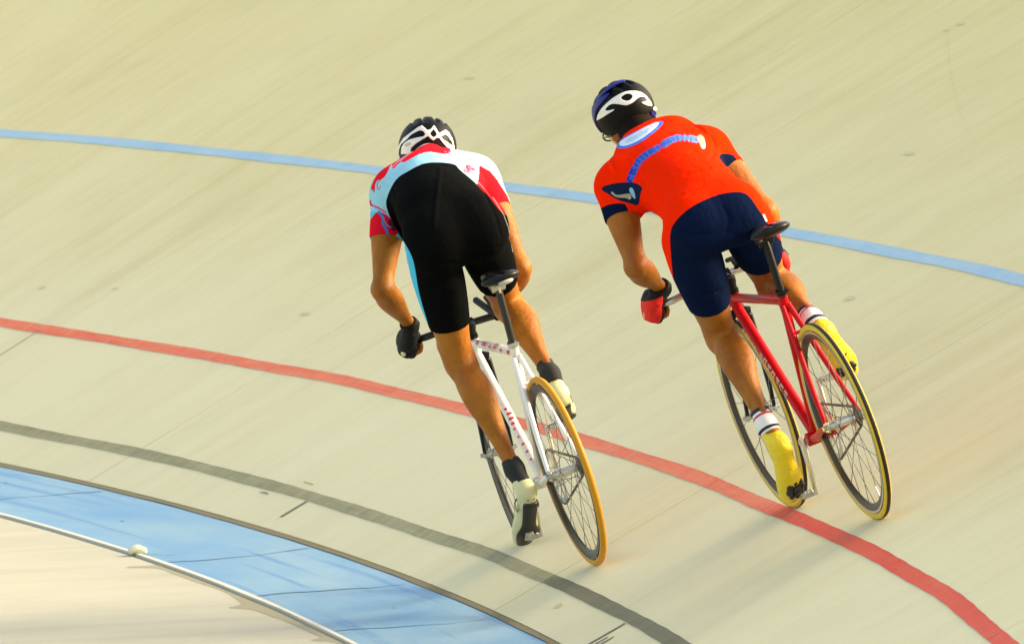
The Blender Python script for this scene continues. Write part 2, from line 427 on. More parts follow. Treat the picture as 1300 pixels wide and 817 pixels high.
class Field:
    def __init__(s, lo, hi, h):
        s.lo = np.array(lo, float); s.h = h
        s.n = np.ceil((np.array(hi)-s.lo)/h).astype(int)+1
        s.a = np.full(s.n, .2, np.float32)
    def win(s, lo, hi, m):
        i0 = np.maximum(np.floor((lo-m-s.lo)/s.h).astype(int), 0); i1 = np.minimum(np.ceil((hi+m-s.lo)/s.h).astype(int)+1, s.n)
        if (i1 <= i0).any(): return None, None
        g = np.meshgrid(*[np.arange(i0[k], i1[k])*s.h+s.lo[k] for k in range(3)], indexing='ij')
        return tuple(slice(i0[k], i1[k]) for k in range(3)), np.stack(g, -1).astype(np.float32)
    def add(s, prim, k=.02, off=0.0):
        sl, P = s.win(prim.lo, prim.hi, k+.03+abs(off))
        if sl is None: return s
        s.a[sl] = smin(s.a[sl], (prim(P)-off).astype(np.float32), k)
        return s
    def sub(s, prim, k=.004):
        sl, P = s.win(prim.lo, prim.hi, k+.02)
        if sl is None: return s
        s.a[sl] = -smin(-s.a[sl], prim(P).astype(np.float32), k)
        return s
    def whole(s, fn):
        sl, P = s.win(s.lo, s.lo+(s.n-1)*s.h, 0)
        s.a = fn(s.a, P).astype(np.float32)
        return s
    def mesh(s, name):
        a = s.a.copy()
        for ax in range(3):
            for e in (0, -1):
                sl = [slice(None)]*3; sl[ax] = e; a[tuple(sl)] = np.maximum(a[tuple(sl)], 1e-3)
        neg = a < 0
        c = neg[:-1, :-1, :-1].astype(np.int8)
        cnt = sum(neg[i:i-1 or None, j:j-1 or None, k:k-1 or None].astype(np.int8) for i in (0, 1) for j in (0, 1) for k in (0, 1))
        act = np.argwhere((cnt > 0) & (cnt < 8))
        vid = np.full(cnt.shape, -1, np.int32); vid[act[:, 0], act[:, 1], act[:, 2]] = np.arange(len(act))
        cor = [(i, j, k) for i in (0, 1) for j in (0, 1) for k in (0, 1)]
        val = {c_: a[act[:, 0]+c_[0], act[:, 1]+c_[1], act[:, 2]+c_[2]] for c_ in cor}
        acc = np.zeros((len(act), 3)); num = np.zeros(len(act))
        for c_ in cor:
            for ax in range(3):
                if c_[ax]: continue
                d_ = list(c_); d_[ax] = 1; d_ = tuple(d_)
                v0, v1 = val[c_], val[d_]; x = (v0 < 0) != (v1 < 0)
                t = np.where(x, v0/np.where(x, v0-v1, 1), 0)
                p = np.tile(np.array(c_, float), (len(act), 1)); p[:, ax] += t
                acc[x] += p[x]; num[x] += 1
        V = (act+acc/num[:, None])*s.h+s.lo
        F = []
        for ax in range(3):
            u, v = (ax+1) % 3, (ax+2) % 3
            s0 = [slice(None)]*3; s1 = [slice(None)]*3; s0[ax] = slice(0, -1); s1[ax] = slice(1, None)
            x = neg[tuple(s0)] != neg[tuple(s1)]
            for k in (u, v):
                q = [slice(None)]*3; q[k] = 0; x[tuple(q)] = False; q[k] = -1; x[tuple(q)] = False
            e = np.argwhere(x)
            if not len(e): continue
            flip = neg[e[:, 0], e[:, 1], e[:, 2]]
            def at(du, dv):
                w_ = e.copy(); w_[:, u] -= du; w_[:, v] -= dv
                return vid[w_[:, 0], w_[:, 1], w_[:, 2]]
            q = np.stack([at(1, 1), at(0, 1), at(0, 0), at(1, 0)], -1)
            q[~flip] = q[~flip][:, ::-1]
            F.append(q)
        return mesh_of(name, V, np.concatenate(F).astype(np.int32))
def relax(me, n=2, lam=.5):
    V = np.zeros(len(me.vertices)*3, np.float32); me.vertices.foreach_get('co', V); V = V.reshape(-1, 3).astype(float)
    E_ = np.zeros(len(me.edges)*2, np.int32); me.edges.foreach_get('vertices', E_); E_ = E_.reshape(-1, 2)
    deg = np.bincount(E_.ravel(), minlength=len(V)).astype(float)
    for it in range(n*2):
        acc = np.zeros_like(V)
        for k in range(3):
            acc[:, k] = np.bincount(E_[:, 0], V[E_[:, 1], k], len(V))+np.bincount(E_[:, 1], V[E_[:, 0], k], len(V))
        V += (acc/np.maximum(deg, 1)[:, None]-V)*(lam if it % 2 == 0 else -lam*1.03)
    me.vertices.foreach_set('co', V.astype(np.float32).ravel()); me.update()
def solid(name, prims, h, m, parent, k=.01, off=0.0, subs=(), whole=None, rel=1):
    lo = np.min([p.lo for p in prims], 0)-.012-abs(off); hi = np.max([p.hi for p in prims], 0)+.012+abs(off)
    f = Field(lo, hi, h)
    for p in prims: f.add(p, k, off)
    for p in subs: f.sub(p)
    if whole: f.whole(whole)
    me = f.mesh(name)
    if rel: relax(me, rel)
    return link(name, me, m, parent)
def poly_sd(U_, V_, poly):
    """signed distance to a 2-D polygon, negative inside"""
    P = np.array(poly, float); d = np.full(U_.shape, 1e9); ins = np.zeros(U_.shape, bool)
    for i in range(len(P)):
        a, b = P[i-1], P[i]; e = b-a; wx, wy = U_-a[0], V_-a[1]
        t = np.clip((wx*e[0]+wy*e[1])/max(e@e, 1e-12), 0, 1)
        d = np.minimum(d, (wx-e[0]*t)**2+(wy-e[1]*t)**2)
        c = ((a[1] > V_) != (b[1] > V_))
        xi = (b[0]-a[0])*(V_-a[1])/(b[1]-a[1] if abs(b[1]-a[1]) > 1e-12 else 1e-12)+a[0]
        ins ^= c & (U_ < xi)
    return np.where(ins, -1, 1)*np.sqrt(d)
def smooth_poly(p, it=2):
    P = np.array(p, float)
    for _ in range(it):
        Q = []
        for i in range(len(P)):
            a, b = P[i], P[(i+1) % len(P)]; Q += [a*.75+b*.25, a*.25+b*.75]
        P = np.array(Q)
    return P

# ------------------------------------------------------------------ common materials
def rubber(name, c, r=.6): return mat(name, c, r, spec=.3)
M_gum = rubber('ochre_tyre_rubber', (.58, .27, .010), .5)
M_gum2 = rubber('yellow_tyre_sidewall', (.66, .46, .035), .55)
M_tread = rubber('black_tread_rubber', (.02, .018, .015), .6)
M_rimd = mat('dark_rim', (.055, .05, .04), .35, metal=.6)
M_rims = mat('silver_rim', (.60, .60, .56), .3, metal=.9)
M_steel = mat('polished_steel', (.62, .61, .56), .22, metal=1)
M_spoke = mat('dull_spoke_steel', (.16, .15, .12), .45, metal=.5)
M_post = mat('dark_alloy_post', (.035, .035, .03), .35, metal=.5)
M_alloy = mat('silver_alloy', (.66, .65, .58), .32, metal=.9)
M_chain = mat('oily_chain', (.10, .085, .06), .4, metal=.7)
M_blackp = mat('black_gloss', (.005, .005, .0045), .38, spec=.25)
M_blackm = mat('black_matt', (.005, .005, .0045), .65, spec=.12)
M_tape = mat('bar_tape', (.013, .013, .014), .75)
M_whitep = mat('white_frame_paint', (.82, .82, .76), .4, coat=.2)
M_redp = mat('red_frame_paint', (.50, .003, .006), .38, spec=.16, coat=0)
M_decalr = mat('red_decal', (.65, .03, .05), .35)
M_decalw = mat('grey_decal', (.55, .50, .44), .4)
M_navyp = mat('navy_plastic', (.015, .03, .08), .4)
M_badge = mat('grey_badge', (.45, .46, .38), .35)

def skin_mat(name, lo, hi, red):
    m = mat(name, hi, .45, spec=.24, sub=.06)
    v = coords(m, (1, 1, 1))
    c = ramp(m, noise(m, v, 9, 5, .6), [(.3, lo), (.7, hi)])
    c = mix(m, ramp(m, noise(m, v, 5.3, 3, .5), [(.55, (0, 0, 0)), (.75, (.45, .45, .45))]), c, red)
    base(m, c)
    bump(m, mix(m, .35, noise(m, v, 15, 3, .5), noise(m, v, 60, 5, .7)), .55, .012)
    rr = ramp(m, noise(m, v, 24, 4, .6), [(.3, (.44, .44, .44)), (.7, (.6, .6, .6))]); L(m, rr, m.node_tree.nodes['Principled BSDF'].inputs['Roughness'])
    return m
M_skin1 = skin_mat('tanned_skin', (.26, .080, .005), (.39, .148, .010), (.30, .060, .004))
M_skin2 = skin_mat('tanned_skin_warm', (.24, .072, .005), (.375, .136, .009), (.285, .055, .003))
M_hair = mat('dark_hair', (.008, .005, .003), .85, spec=.08)
M_eye = mat('eye', (.5, .5, .48), .2)
M_sockb = mat('black_sock_knit', (.012, .014, .014), .85)
M_shoe1 = mat('cream_shoe_leather', (.62, .60, .32), .45)
M_shoe1g = mat('grey_shoe_panel', (.22, .23, .15), .5)
M_cover = mat('yellow_lycra', (.80, .60, .006), .45)
bump(M_cover, noise(M_cover, coords(M_cover, (14, 30, 40)), 1.6, 4, .6), .7, .012)
M_sole = mat('black_sole', (.012, .011, .010), .45)
M_helmk = mat('black_helmet_shell', (.004, .004, .003), .5, spec=.12)
M_helmw = mat('white_helmet_cage', (.80, .79, .72), .3, coat=.3)
M_helmb = mat('blue_helmet_shell', (.006, .010, .17), .4, spec=.2)
M_strap = mat('pale_strap', (.60, .50, .30), .8)
M_lens = mat('glasses_frame', (.02, .02, .015), .2)

def glove_mat(name, a): 
    m = mat(name, a, .7, spec=.2)
    v = coords(m, (1, 1, 1))
    bump(m, noise(m, v, 60, 3), .3, .003)
    return m
M_gl1 = glove_mat('black_glove', (.005, .006, .005))
M_gl2 = glove_mat('red_glove', (.72, .02, .012))

# ------------------------------------------------------------------ bicycle
RW, WB = .334, .97
def bike_matrix(s1, q1, s2, q2, lean):
    a, b = track(s1, q1), track(s2, q2)
    t = track(s1+1e-3, q1)-a; r = track(s1, q1+.1)-a
    n = np.cross(r, t); n /= np.linalg.norm(n)
    f = (b-a)/np.linalg.norm(b-a)
    n = n-f*(n@f); n /= np.linalg.norm(n)
    l0 = np.cross(n, f)
    u = math.cos(lean)*n+math.sin(lean)*l0; l = np.cross(u, f)
    m = Matrix(((f[0], l[0], u[0], a[0]), (f[1], l[1], u[1], a[1]), (f[2], l[2], u[2], a[2]), (0, 0, 0, 1)))
    return m
BB = np.array((.385, 0, .27)); HUB = np.array((0, 0, RW)); FH = np.array((WB, 0, RW))
AX0 = np.array((.925, 0, .334)); AXD = np.array((-.284, 0, .959)); AXD = AXD/np.linalg.norm(AXD)
def ax(z): return AX0+AXD*((z-.334)/AXD[2])
def steer_matrix(deg):
    T = Matrix.Translation(Vector(AX0)); Rm = Matrix.Rotation(R(deg), 4, Vector(AXD))
    return T @ Rm @ T.inverted()

def wheel(parent, centre, sm, tyre_m, tread_m, rim_m, side_m, rear, nsp, spin):
    o0 = (0, 0, 0)
    a = np.linspace(0, 2*math.pi, 13)[:-1]
    rim = MB().ring([(.306, -.0095), (.306, .0095), (.300, .0098), (.288, .0075), (.279, .003), (.279, -.003), (.288, -.0075), (.300, -.0098)], o0).build('wheel', rim_m, parent)
    rim.matrix_local = sm @ Matrix.Translation(Vector(centre)) @ Matrix.Rotation(spin, 4, 'Y')
    MB().ring([(.3215+.0125*math.cos(t), .0122*math.sin(t)) for t in a], o0, 120).build('tyre', tyre_m, rim)
    MB().ring([(.302, -.0104), (.310, -.0108), (.310, -.0096), (.302, -.0094)], o0).build('brake_track', side_m, rim)
    MB().ring([(.302, .0104), (.310, .0108), (.310, .0096), (.302, .0094)], o0).build('brake_track', side_m, rim)
    if tread_m:
        b = [.55, .35, .15, -.15, -.35, -.55]
        MB().ring([(.3215+.0130*math.cos(t), .0127*math.sin(t)) for t in b]+[(.3215+.0115*math.cos(t), .0112*math.sin(t)) for t in b[::-1]], o0, 120).build('tread', tread_m, rim)
    hb = MB(); hw = .05 if rear else .042
    hb.tube([(0, -hw, 0), (0, -hw+.006, 0), (0, -.028, 0), (0, -.022, 0), (0, .022, 0), (0, .028, 0), (0, hw-.006, 0), (0, hw, 0)], [.011, .011, .013, .014, .014, .013, .011, .011], 18)
    for y in (-.029, .029): hb.cyl((0, y-.002, 0), (0, y+.002, 0), .027 if rear else .020, 24)
    hb.cyl((0, -hw-.022, 0), (0, hw+.022, 0), .0075, 12)
    hb.build('hub', M_alloy, rim)
    fl = .024 if rear else .017
    mes = []
    for sd in (-1, 1):
        for dr in (-1, 1):
            q = MB().cyl((fl*math.cos(R(80)*dr), sd*.029, fl*math.sin(R(80)*dr)), (.282, 0, 0), .00115, 6)
            mes.append(mesh_of('spoke', q.V, q.F))
    for i in range(nsp):
        me = mes[(i % 2)*2+((i//2) % 2)]
        s_ = link('spoke', me, M_spoke, rim); s_.rotation_euler = (0, 2*math.pi*i/nsp, 0)
    vm = MB().cyl((.279, 0, 0), (.240, 0, 0), .0025, 8).build('valve', M_steel, rim); vm.rotation_euler = (0, 1.1, 0)
    return rim

def chain_path(c1, r1, c2, r2, y):
    """outer belt around two circles in the xz plane (c1 rear, c2 front)"""
    c1, c2 = np.array(c1, float), np.array(c2, float); d = c2-c1; l = np.linalg.norm(d); th = math.atan2(d[1], d[0])
    ph = math.acos((r1-r2)/l)
    pts = []
    for a in np.linspace(th+ph, th+2*math.pi-ph, 12): pts.append((c1[0]+r1*math.cos(a), y, c1[1]+r1*math.sin(a)))
    for a in np.linspace(th-ph, th+ph, 26): pts.append((c2[0]+r2*math.cos(a), y, c2[1]+r2*math.sin(a)))
    return pts
def resample(pts, step, closed=True):
    P = np.array(pts, float)
    if closed: P = np.vstack([P, P[:1]])
    d = np.concatenate([[0], np.cumsum(np.linalg.norm(np.diff(P, axis=0), axis=1))])
    n = max(int(round(d[-1]/step)), 3)
    t = np.linspace(0, d[-1], n, endpoint=False) if closed else np.linspace(0, d[-1], n)
    return np.stack([np.interp(t, d, P[:, k]) for k in range(3)], 1)

def pedal(parent, c, sd, name='pedal'):
    b = MB()
    b.cyl((c[0], c[1]-.012*sd, c[2]), (c[0], c[1]+.058*sd, c[2]), .0065, 12)
    b.box((c[0], c[1]+.030*sd, c[2]), (.021, .022, .006)); b.box((c[0]+.024, c[1]+.030*sd, c[2]+.001), (.004, .026, .008)); b.box((c[0]-.026, c[1]+.030*sd, c[2]+.001), (.004, .020, .009))
    for k in (-1, 0, 1): b.box((c[0]-.031, c[1]+(.030+.012*k)*sd, c[2]+.006), (.004, .003, .007))
    return b.build(name, M_steel, parent, bevel=.001)

def bicycle(mw, label, P):
    root = tag(empty('track_bicycle', mw), label, 'bicycle', 'bicycles of the two racing riders')
    Fm = P['frame']; sm = steer_matrix(P['steer'])
    SC = np.array((.218, 0, .752)); HT, HL = ax(.752), ax(.690)
    # frame tubes, each a part
    MB().tube([BB, BB*.55+SC*.45, SC+(SC-BB)*.03], [.016, .0155, .0155]).build('seat_tube', Fm, root)
    MB().tube([SC-np.array((0, 0, .012)), HT-np.array((0, 0, .014))], [.0145, .0155]).build('top_tube', Fm, root)
    dt = P.get('dt', .019)
    MB().tube([BB, BB*.5+HL*.5, HL+AXD*.012], [dt, dt+.0003, dt-.001]).build('down_tube', Fm, root)
    MB().tube([HL-AXD*.004, HT+AXD*.004], [.0185, .0185], 20).build('head_tube', Fm, root)
    MB().cyl(BB+(0, -.036, 0), BB+(0, .036, 0), .0225, 22).build('bottom_bracket', Fm, root, bevel=.002)
    for sd in (-1, 1):
        MB().tube([SC+(.004, .010*sd, -.025), (.15, .026*sd, .60), (.07, .047*sd, .448), (.008, .060*sd, .350)], [.0095, .0095, .009, .007]).build('seat_stay', Fm, root)
        MB().tube([BB+(-.012, .020*sd, 0), (.25, .036*sd, .285), (.10, .055*sd, .32), (.008, .060*sd, .334)], [.012, .0115, .010, .007], rb=[.012, .014, .010, .007]).build('chain_stay', Fm, root)
        MB().box((0, .060*sd, .336), (.022, .003, .018)).cyl((0, .057*sd, .334), (0, .074*sd, .334), .0095, 6).build('dropout', M_steel, root, bevel=.001)
    MB().cyl((.165, -.024, .635), (.165, .024, .635), .006, 10).build('stay_bridge', Fm, root)
    b = MB(); b.cyl(SC+(SC-BB)*.022, SC+(SC-BB)*.052, .0195, 20); b.cyl(SC+(-.020, -.018, .018), SC+(-.020, .018, .018), .0055, 10)
    b.build('seat_clamp', P['clamp'], root)
    # steering group
    def fix(V): 
        m = np.array(sm); return V@m[:3, :3].T+m[:3, 3]
    for sd in (-1, 1):
        MB().tube([ax(.688)+(0, .012*sd, 0), ax(.668)+(.003, .034*sd, 0), ax(.55)+(.008, .041*sd, 0), ax(.44)+(.020, .045*sd, 0), (WB-.004, .049*sd, RW+.006)], [.010, .0115, .0105, .009, .006], rb=[.014, .018, .017, .013, .008], side=(1, 0, 0)).build('fork_blade', P['fork'], root, fix=fix)
        MB().box((WB, .050*sd, RW), (.012, .0035, .014)).cyl((WB, .050*sd, RW), (WB, .066*sd, RW), .008, 6).build('fork_tip', M_steel, root, fix=fix, bevel=.001)
    MB().tube([ax(.688)+(0, -.038, -.008), ax(.694), ax(.688)+(0, .038, -.008)], [.013, .017, .013]).build('fork_crown', P['fork'], root, fix=fix)
    MB().cyl(ax(.756), ax(.768), .0195, 20).cyl(ax(.770), ax(.800), .0165, 20).build('headset', M_blackp, root, fix=fix)
    ST = ax(.800); CL = np.array(P['clampc'])
    MB().tube([ST-AXD*.012, ST+AXD*.012, ], [.019, .019]).tube([ST, (ST+CL)/2, CL], [.0155, .015, .016], rb=[.018, .016, .017]).cyl(CL+(0, -.024, 0), CL+(0, .024, 0), .019, 18).build('stem', P['stem'], root, fix=fix, bevel=.0015)
    bar = [(CL[0]+p[0], p[1], CL[2]+p[2]) for p in P['bar']]
    full = [(x, -y, z) for x, y, z in bar[::-1]]+[(x, y, z) for x, y, z in bar]
    K = np.array(full); sp = []
    for i in range(len(K)-1):
        p0, p1, p2, p3 = K[max(i-1, 0)], K[i], K[i+1], K[min(i+2, len(K)-1)]
        for j in range(6):
            t = j/6; sp.append(.5*((2*p1)+(p2-p0)*t+(2*p0-5*p1+4*p2-p3)*t*t+(3*p1-p0-3*p2+p3)*t**3))
    sp.append(K[-1]); sp = np.array(sp)
    hb = MB().tube(sp, .0125).build('handlebar', P['barm'], root, fix=fix)
    for sd in (-1, 1):
        q = sp[(sp[:, 1]*sd > P['tape0'])]
        MB().tube(q, .0162).build('bar_tape', M_tape, hb, fix=fix)
        e = q[-1] if sd > 0 else q[0]
        if P.get('plug'): MB().tube([e, e+(.025, .006*sd, .008)], [.0165, .015]).build('bar_plug', M_navyp, hb, fix=fix)
    for (pts, rr, nm) in P['ext']:
        MB().tube([CL+p for p in np.array(pts)], rr).build(nm, P['extm'], hb, fix=fix, bevel=.001)
    if P.get('brake'):
        b = MB()
        b.tube([ax(.668)+(.03, .030, .02), ax(.70)+(.032, .022, .02), ax(.715)+(.034, -.01, .0)], [.006, .008, .007])
        b.tube([ax(.668)+(.03, -.030, .02), ax(.70)+(.032, -.022, .02), ax(.715)+(.034, .014, .0)], [.006, .008, .007])
        b.cyl(ax(.70)+(.0, 0, .0), ax(.70)+(.045, 0, .01), .008); b.box(ax(.655)+(.03, .017, .005), (.022, .005, .006)); b.box(ax(.655)+(.03, -.017, .005), (.022, .005, .006))
        b.build('brake_caliper', M_blackp, root, fix=fix)
        MB().tube([ax(.715)+(.034, .014, .0), ax(.76)+(.07, .03, 0), CL+(.035, .05, .0), CL+(0, .09, 0)], .0026, 8).build('brake_cable', M_blackm, root, fix=fix)
    I = Matrix.Identity(4)
    wheel(root, HUB, I, P['tyre'], P.get('tread'), M_rimd, M_rims if P.get('tread') else M_rimd, True, 24, P['spin'])
    wheel(root, FH, sm, P['ftyre'], P.get('tread'), M_rimd, M_rims if P.get('tread') else M_rimd, False, 20, P['spin']*.6)
    # drivetrain
    y = -.046; rc = .096
    cr = MB()
    prof = []
    for i in range(96): prof.append(rc-.0045+(.004 if (i % 2) else 0))
    V, F = [], []
    for i, r in enumerate(prof):
        a = 2*math.pi*i/96
        for (q, yy) in ((r, -.0017), (r, .0017), (.074, .0017), (.074, -.0017)): V.append((BB[0]+q*math.cos(a), y+yy, BB[2]+q*math.sin(a)))
    for i in range(96):
        j = (i+1) % 96
        for k in range(4): F.append((i*4+k, i*4+(k+1) % 4, j*4+(k+1) % 4, j*4+k))
    cr.add(V, F)
    for i in range(5):
        a = 2*math.pi*i/5+.5
        cr.tube([(BB[0], y-.002, BB[2]), (BB[0]+.078*math.cos(a), y-.001, BB[2]+.078*math.sin(a))], [.013, .008], 10, rb=[.006, .004], side=(0, 1, 0))
    cr.build('chainring', M_alloy, root)
    cg = MB(); V, F = [], []
    for i in range(32):
        a = 2*math.pi*i/32; r = .030+(.0035 if i % 2 else 0)
        for (q, yy) in ((r, -.0016), (r, .0016), (.016, .0016), (.016, -.0016)): V.append((q*math.cos(a), y+yy, RW+q*math.sin(a)))
    for i in range(32):
        j = (i+1) % 32
        for k in range(4): F.append((i*4+k, i*4+(k+1) % 4, j*4+(k+1) % 4, j*4+k))
    cg.add(V, F).build('sprocket', M_chain, root)
    pts = resample(chain_path((0, RW), .0335, (BB[0], BB[2]), rc, y), .00635)
    MB().tube(pts, [(.0046 if i % 2 else .0034) for i in range(len(pts))], 8, closed=True, rb=[(.0052 if i % 2 else .0040) for i in range(len(pts))], side=(0, 1, 0)).build('chain', M_chain, root)
    for sd, dz in ((1, -1), (-1, 1)):
        c0 = BB+(0, .052*sd, 0); c1 = c0+(P.get('crank', 0)*dz, .012*sd, .165*dz)
        MB().tube([c0-(0, 0, .016*dz), c0, c0*.5+c1*.5, c1, c1+(0, 0, .011*dz)], [.012, .016, .0125, .0125, .009], 14, rb=[.009, .012, .0085, .0085, .007], side=(0, 1, 0)).cyl(BB+(0, .030*sd, 0), c0+(0, .012*sd, 0), .011).build('crank_arm', M_alloy, root)
        pedal(root, c1+(0, .004*sd, 0), sd)
    # seat post and saddle
    SD = np.array(P['saddle']); tp = SD+(.03, 0, -.045)
    MB().tube([SC, tp, tp+(0, 0, .012)], [.0125, .0125, .0125], rb=P.get('aero'), side=(1, 0, 0)).build('seat_post', P['post'], root)
    b = MB(); b.cyl(tp+(0, -.024, .010), tp+(0, .024, .010), .013, 16); b.box(tp+(0, 0, .018), (.025, .026, .005)); b.cyl(tp+(-.014, 0, -.008), tp+(-.016, 0, .03), .0045, 8)
    b.build('seat_clamp_head', M_alloy if not P.get('aero') else M_blackp, root, bevel=.001)
    for sd in (-1, 1):
        MB().tube([SD+(-.085, .036*sd, .004), SD+(-.03, .024*sd, -.020), SD+(.06, .022*sd, -.024), SD+(.16, .008*sd, -.004)], .0035, 8).build('saddle_rail', M_steel, root)
    tl = P.get('sroll', 0)
    sdl = solid('saddle', [Sweep([(SD[0]-.105, 0, SD[2]+.010, .048, .016), (SD[0]-.075, 0, SD[2]+.006, .069, .021), (SD[0]-.02, 0, SD[2]+.004, .054, .020), (SD[0]+.05, 0, SD[2]+.001, .026, .018), (SD[0]+.13, 0, SD[2]-.003, .018, .016), (SD[0]+.165, 0, SD[2]-.006, .014, .012)], side=(0, 1, 0), sub=5)], .004, M_blackp, root,
          subs=[Sweep([(SD[0]-.17, 0, SD[2]+.034, .010, .012), (SD[0]-.05, 0, SD[2]+.032, .010, .014), (SD[0]+.06, 0, SD[2]+.026, .006, .010)], sub=2)])
    if P.get('badge'): solid('saddle_badge', [Ell((SD[0]-.108, -.006, SD[2]-.006), (.014, .028, .010))], .002, M_badge, sdl)
    return root

def patch(parent, a, b, rad, t0, t1, a0, a1, m, name='decal', lift=.0006, pts=None):
    """curved sticker hugging a straight tube from a to b, t along it, angles around it"""
    a, b = np.array(a, float), np.array(b, float); d = b-a; l = np.linalg.norm(d); t = d/l
    e = np.array((0, 1., 0)); e = e-t*(e@t); e /= np.linalg.norm(e); g = np.cross(t, e)
    nu, nv = 4, 6; V, F = [], []
    for i in range(nu+1):
        for j in range(nv+1):
            s_ = t0+(t1-t0)*i/nu; an = a0+(a1-a0)*j/nv
            V.append(a+d*s_+(e*math.cos(an)+g*math.sin(an))*(rad+lift))
    for i in range(nu):
        for j in range(nv): F.append((i*(nv+1)+j, (i+1)*(nv+1)+j, (i+1)*(nv+1)+j+1, i*(nv+1)+j+1))
    return V, F
# ------------------------------------------------------------------ printed garments
class Print:
    """flat artwork laid over a garment; pattern units run across (er) and up (eu) the garment"""
    def __init__(s, er, eu, a0, b0, cx, cy, sc, box, k=3):
        s.er, s.eu = np.array(er), np.array(eu); s.p = (a0, b0, cx, cy, sc); s.box = box; s.k = k
        s.W, s.H = int((box[2]-box[0])*k), int((box[3]-box[1])*k)
        gx, gy = np.meshgrid((np.arange(s.W)+.5)/k+box[0], (np.arange(s.H)+.5)/k+box[1])
        s.gx, s.gy = gx, gy
        s.img = np.zeros((s.H, s.W, 3), np.float32)
    def sc(s, l, k, ox, oy): return [(x/k+ox, y/k+oy) for x, y in l]
    def _put(s, d, col, soft=.45, alpha=1.0, sl=None):
        a = (np.clip(.5-d/soft, 0, 1)*alpha)[..., None].astype(np.float32)
        tgt = s.img[sl] if sl is not None else s.img
        tgt[...] = tgt*(1-a)+np.array(col, np.float32)*a
    def _sl(s, P, m):
        P = np.array(P); lo = ((P.min(0)-m-np.array(s.box[:2]))*s.k).astype(int); hi = ((P.max(0)+m-np.array(s.box[:2]))*s.k).astype(int)+1
        return slice(max(lo[1], 0), max(min(hi[1], s.H), 0)), slice(max(lo[0], 0), max(min(hi[0], s.W), 0))
    def fill(s, col): s.img[:] = np.array(col)
    def poly(s, P, col, it=1, soft=.45, alpha=1.0, grow=0):
        P = smooth_poly(P, it) if it else np.array(P, float); sl = s._sl(P, 2+grow)
        s._put(poly_sd(s.gx[sl], s.gy[sl], P)-grow, col, soft, alpha, sl)
    def stroke(s, P, wd, col, soft=.45, alpha=1.0):
        P = np.array(P, float); sl = s._sl(P, wd+1); X_, Y_ = s.gx[sl], s.gy[sl]; d = np.full(X_.shape, 1e9)
        for a, b in zip(P[:-1], P[1:]):
            e = b-a; t = np.clip(((X_-a[0])*e[0]+(Y_-a[1])*e[1])/max(e@e, 1e-9), 0, 1)
            d = np.minimum(d, np.hypot(X_-a[0]-e[0]*t, Y_-a[1]-e[1]*t))
        s._put(d-wd/2, col, soft, alpha, sl)
    def material(s, name, rough=.5, spec=.3, wr=.5):
        im = bpy.data.images.new(name+'_print', s.W, s.H, float_buffer=True); im.colorspace_settings.name = 'Non-Color'
        px = np.ones((s.H, s.W, 4), np.float32); px[..., :3] = s.img[::-1]
        im.pixels.foreach_set(px.ravel()); im.pack()
        m = mat(name, (.5, .5, .5), rough, spec=spec)
        t = N(m, 'ShaderNodeTexImage'); t.image = im; t.extension = 'EXTEND'
        base(m, t.outputs['Color'])
        v = coords(m, (1, 1, 1)); v2 = coords(m, (3, 14, 9))
        h = mix(m, .5, noise(m, v, 16, 3, .5), noise(m, v2, 2.2, 4, .6))
        bump(m, h, wr, .02)
        return m
    def uv(s, me):
        V = np.zeros(len(me.vertices)*3, np.float32); me.vertices.foreach_get('co', V); V = V.reshape(-1, 3)
        a0, b0, cx, cy, sc = s.p
        x = (V@s.er-a0)*sc+cx; y = cy-(V@s.eu-b0)*sc
        U_ = (x-s.box[0])/(s.box[2]-s.box[0]); W_ = 1-(y-s.box[1])/(s.box[3]-s.box[1])
        lay = me.uv_layers.new(name='UVMap'); li = np.zeros(len(me.loops), np.int32); me.loops.foreach_get('vertex_index', li)
        lay.data.foreach_set('uv', np.stack([U_[li], W_[li]], -1).astype(np.float32).ravel())

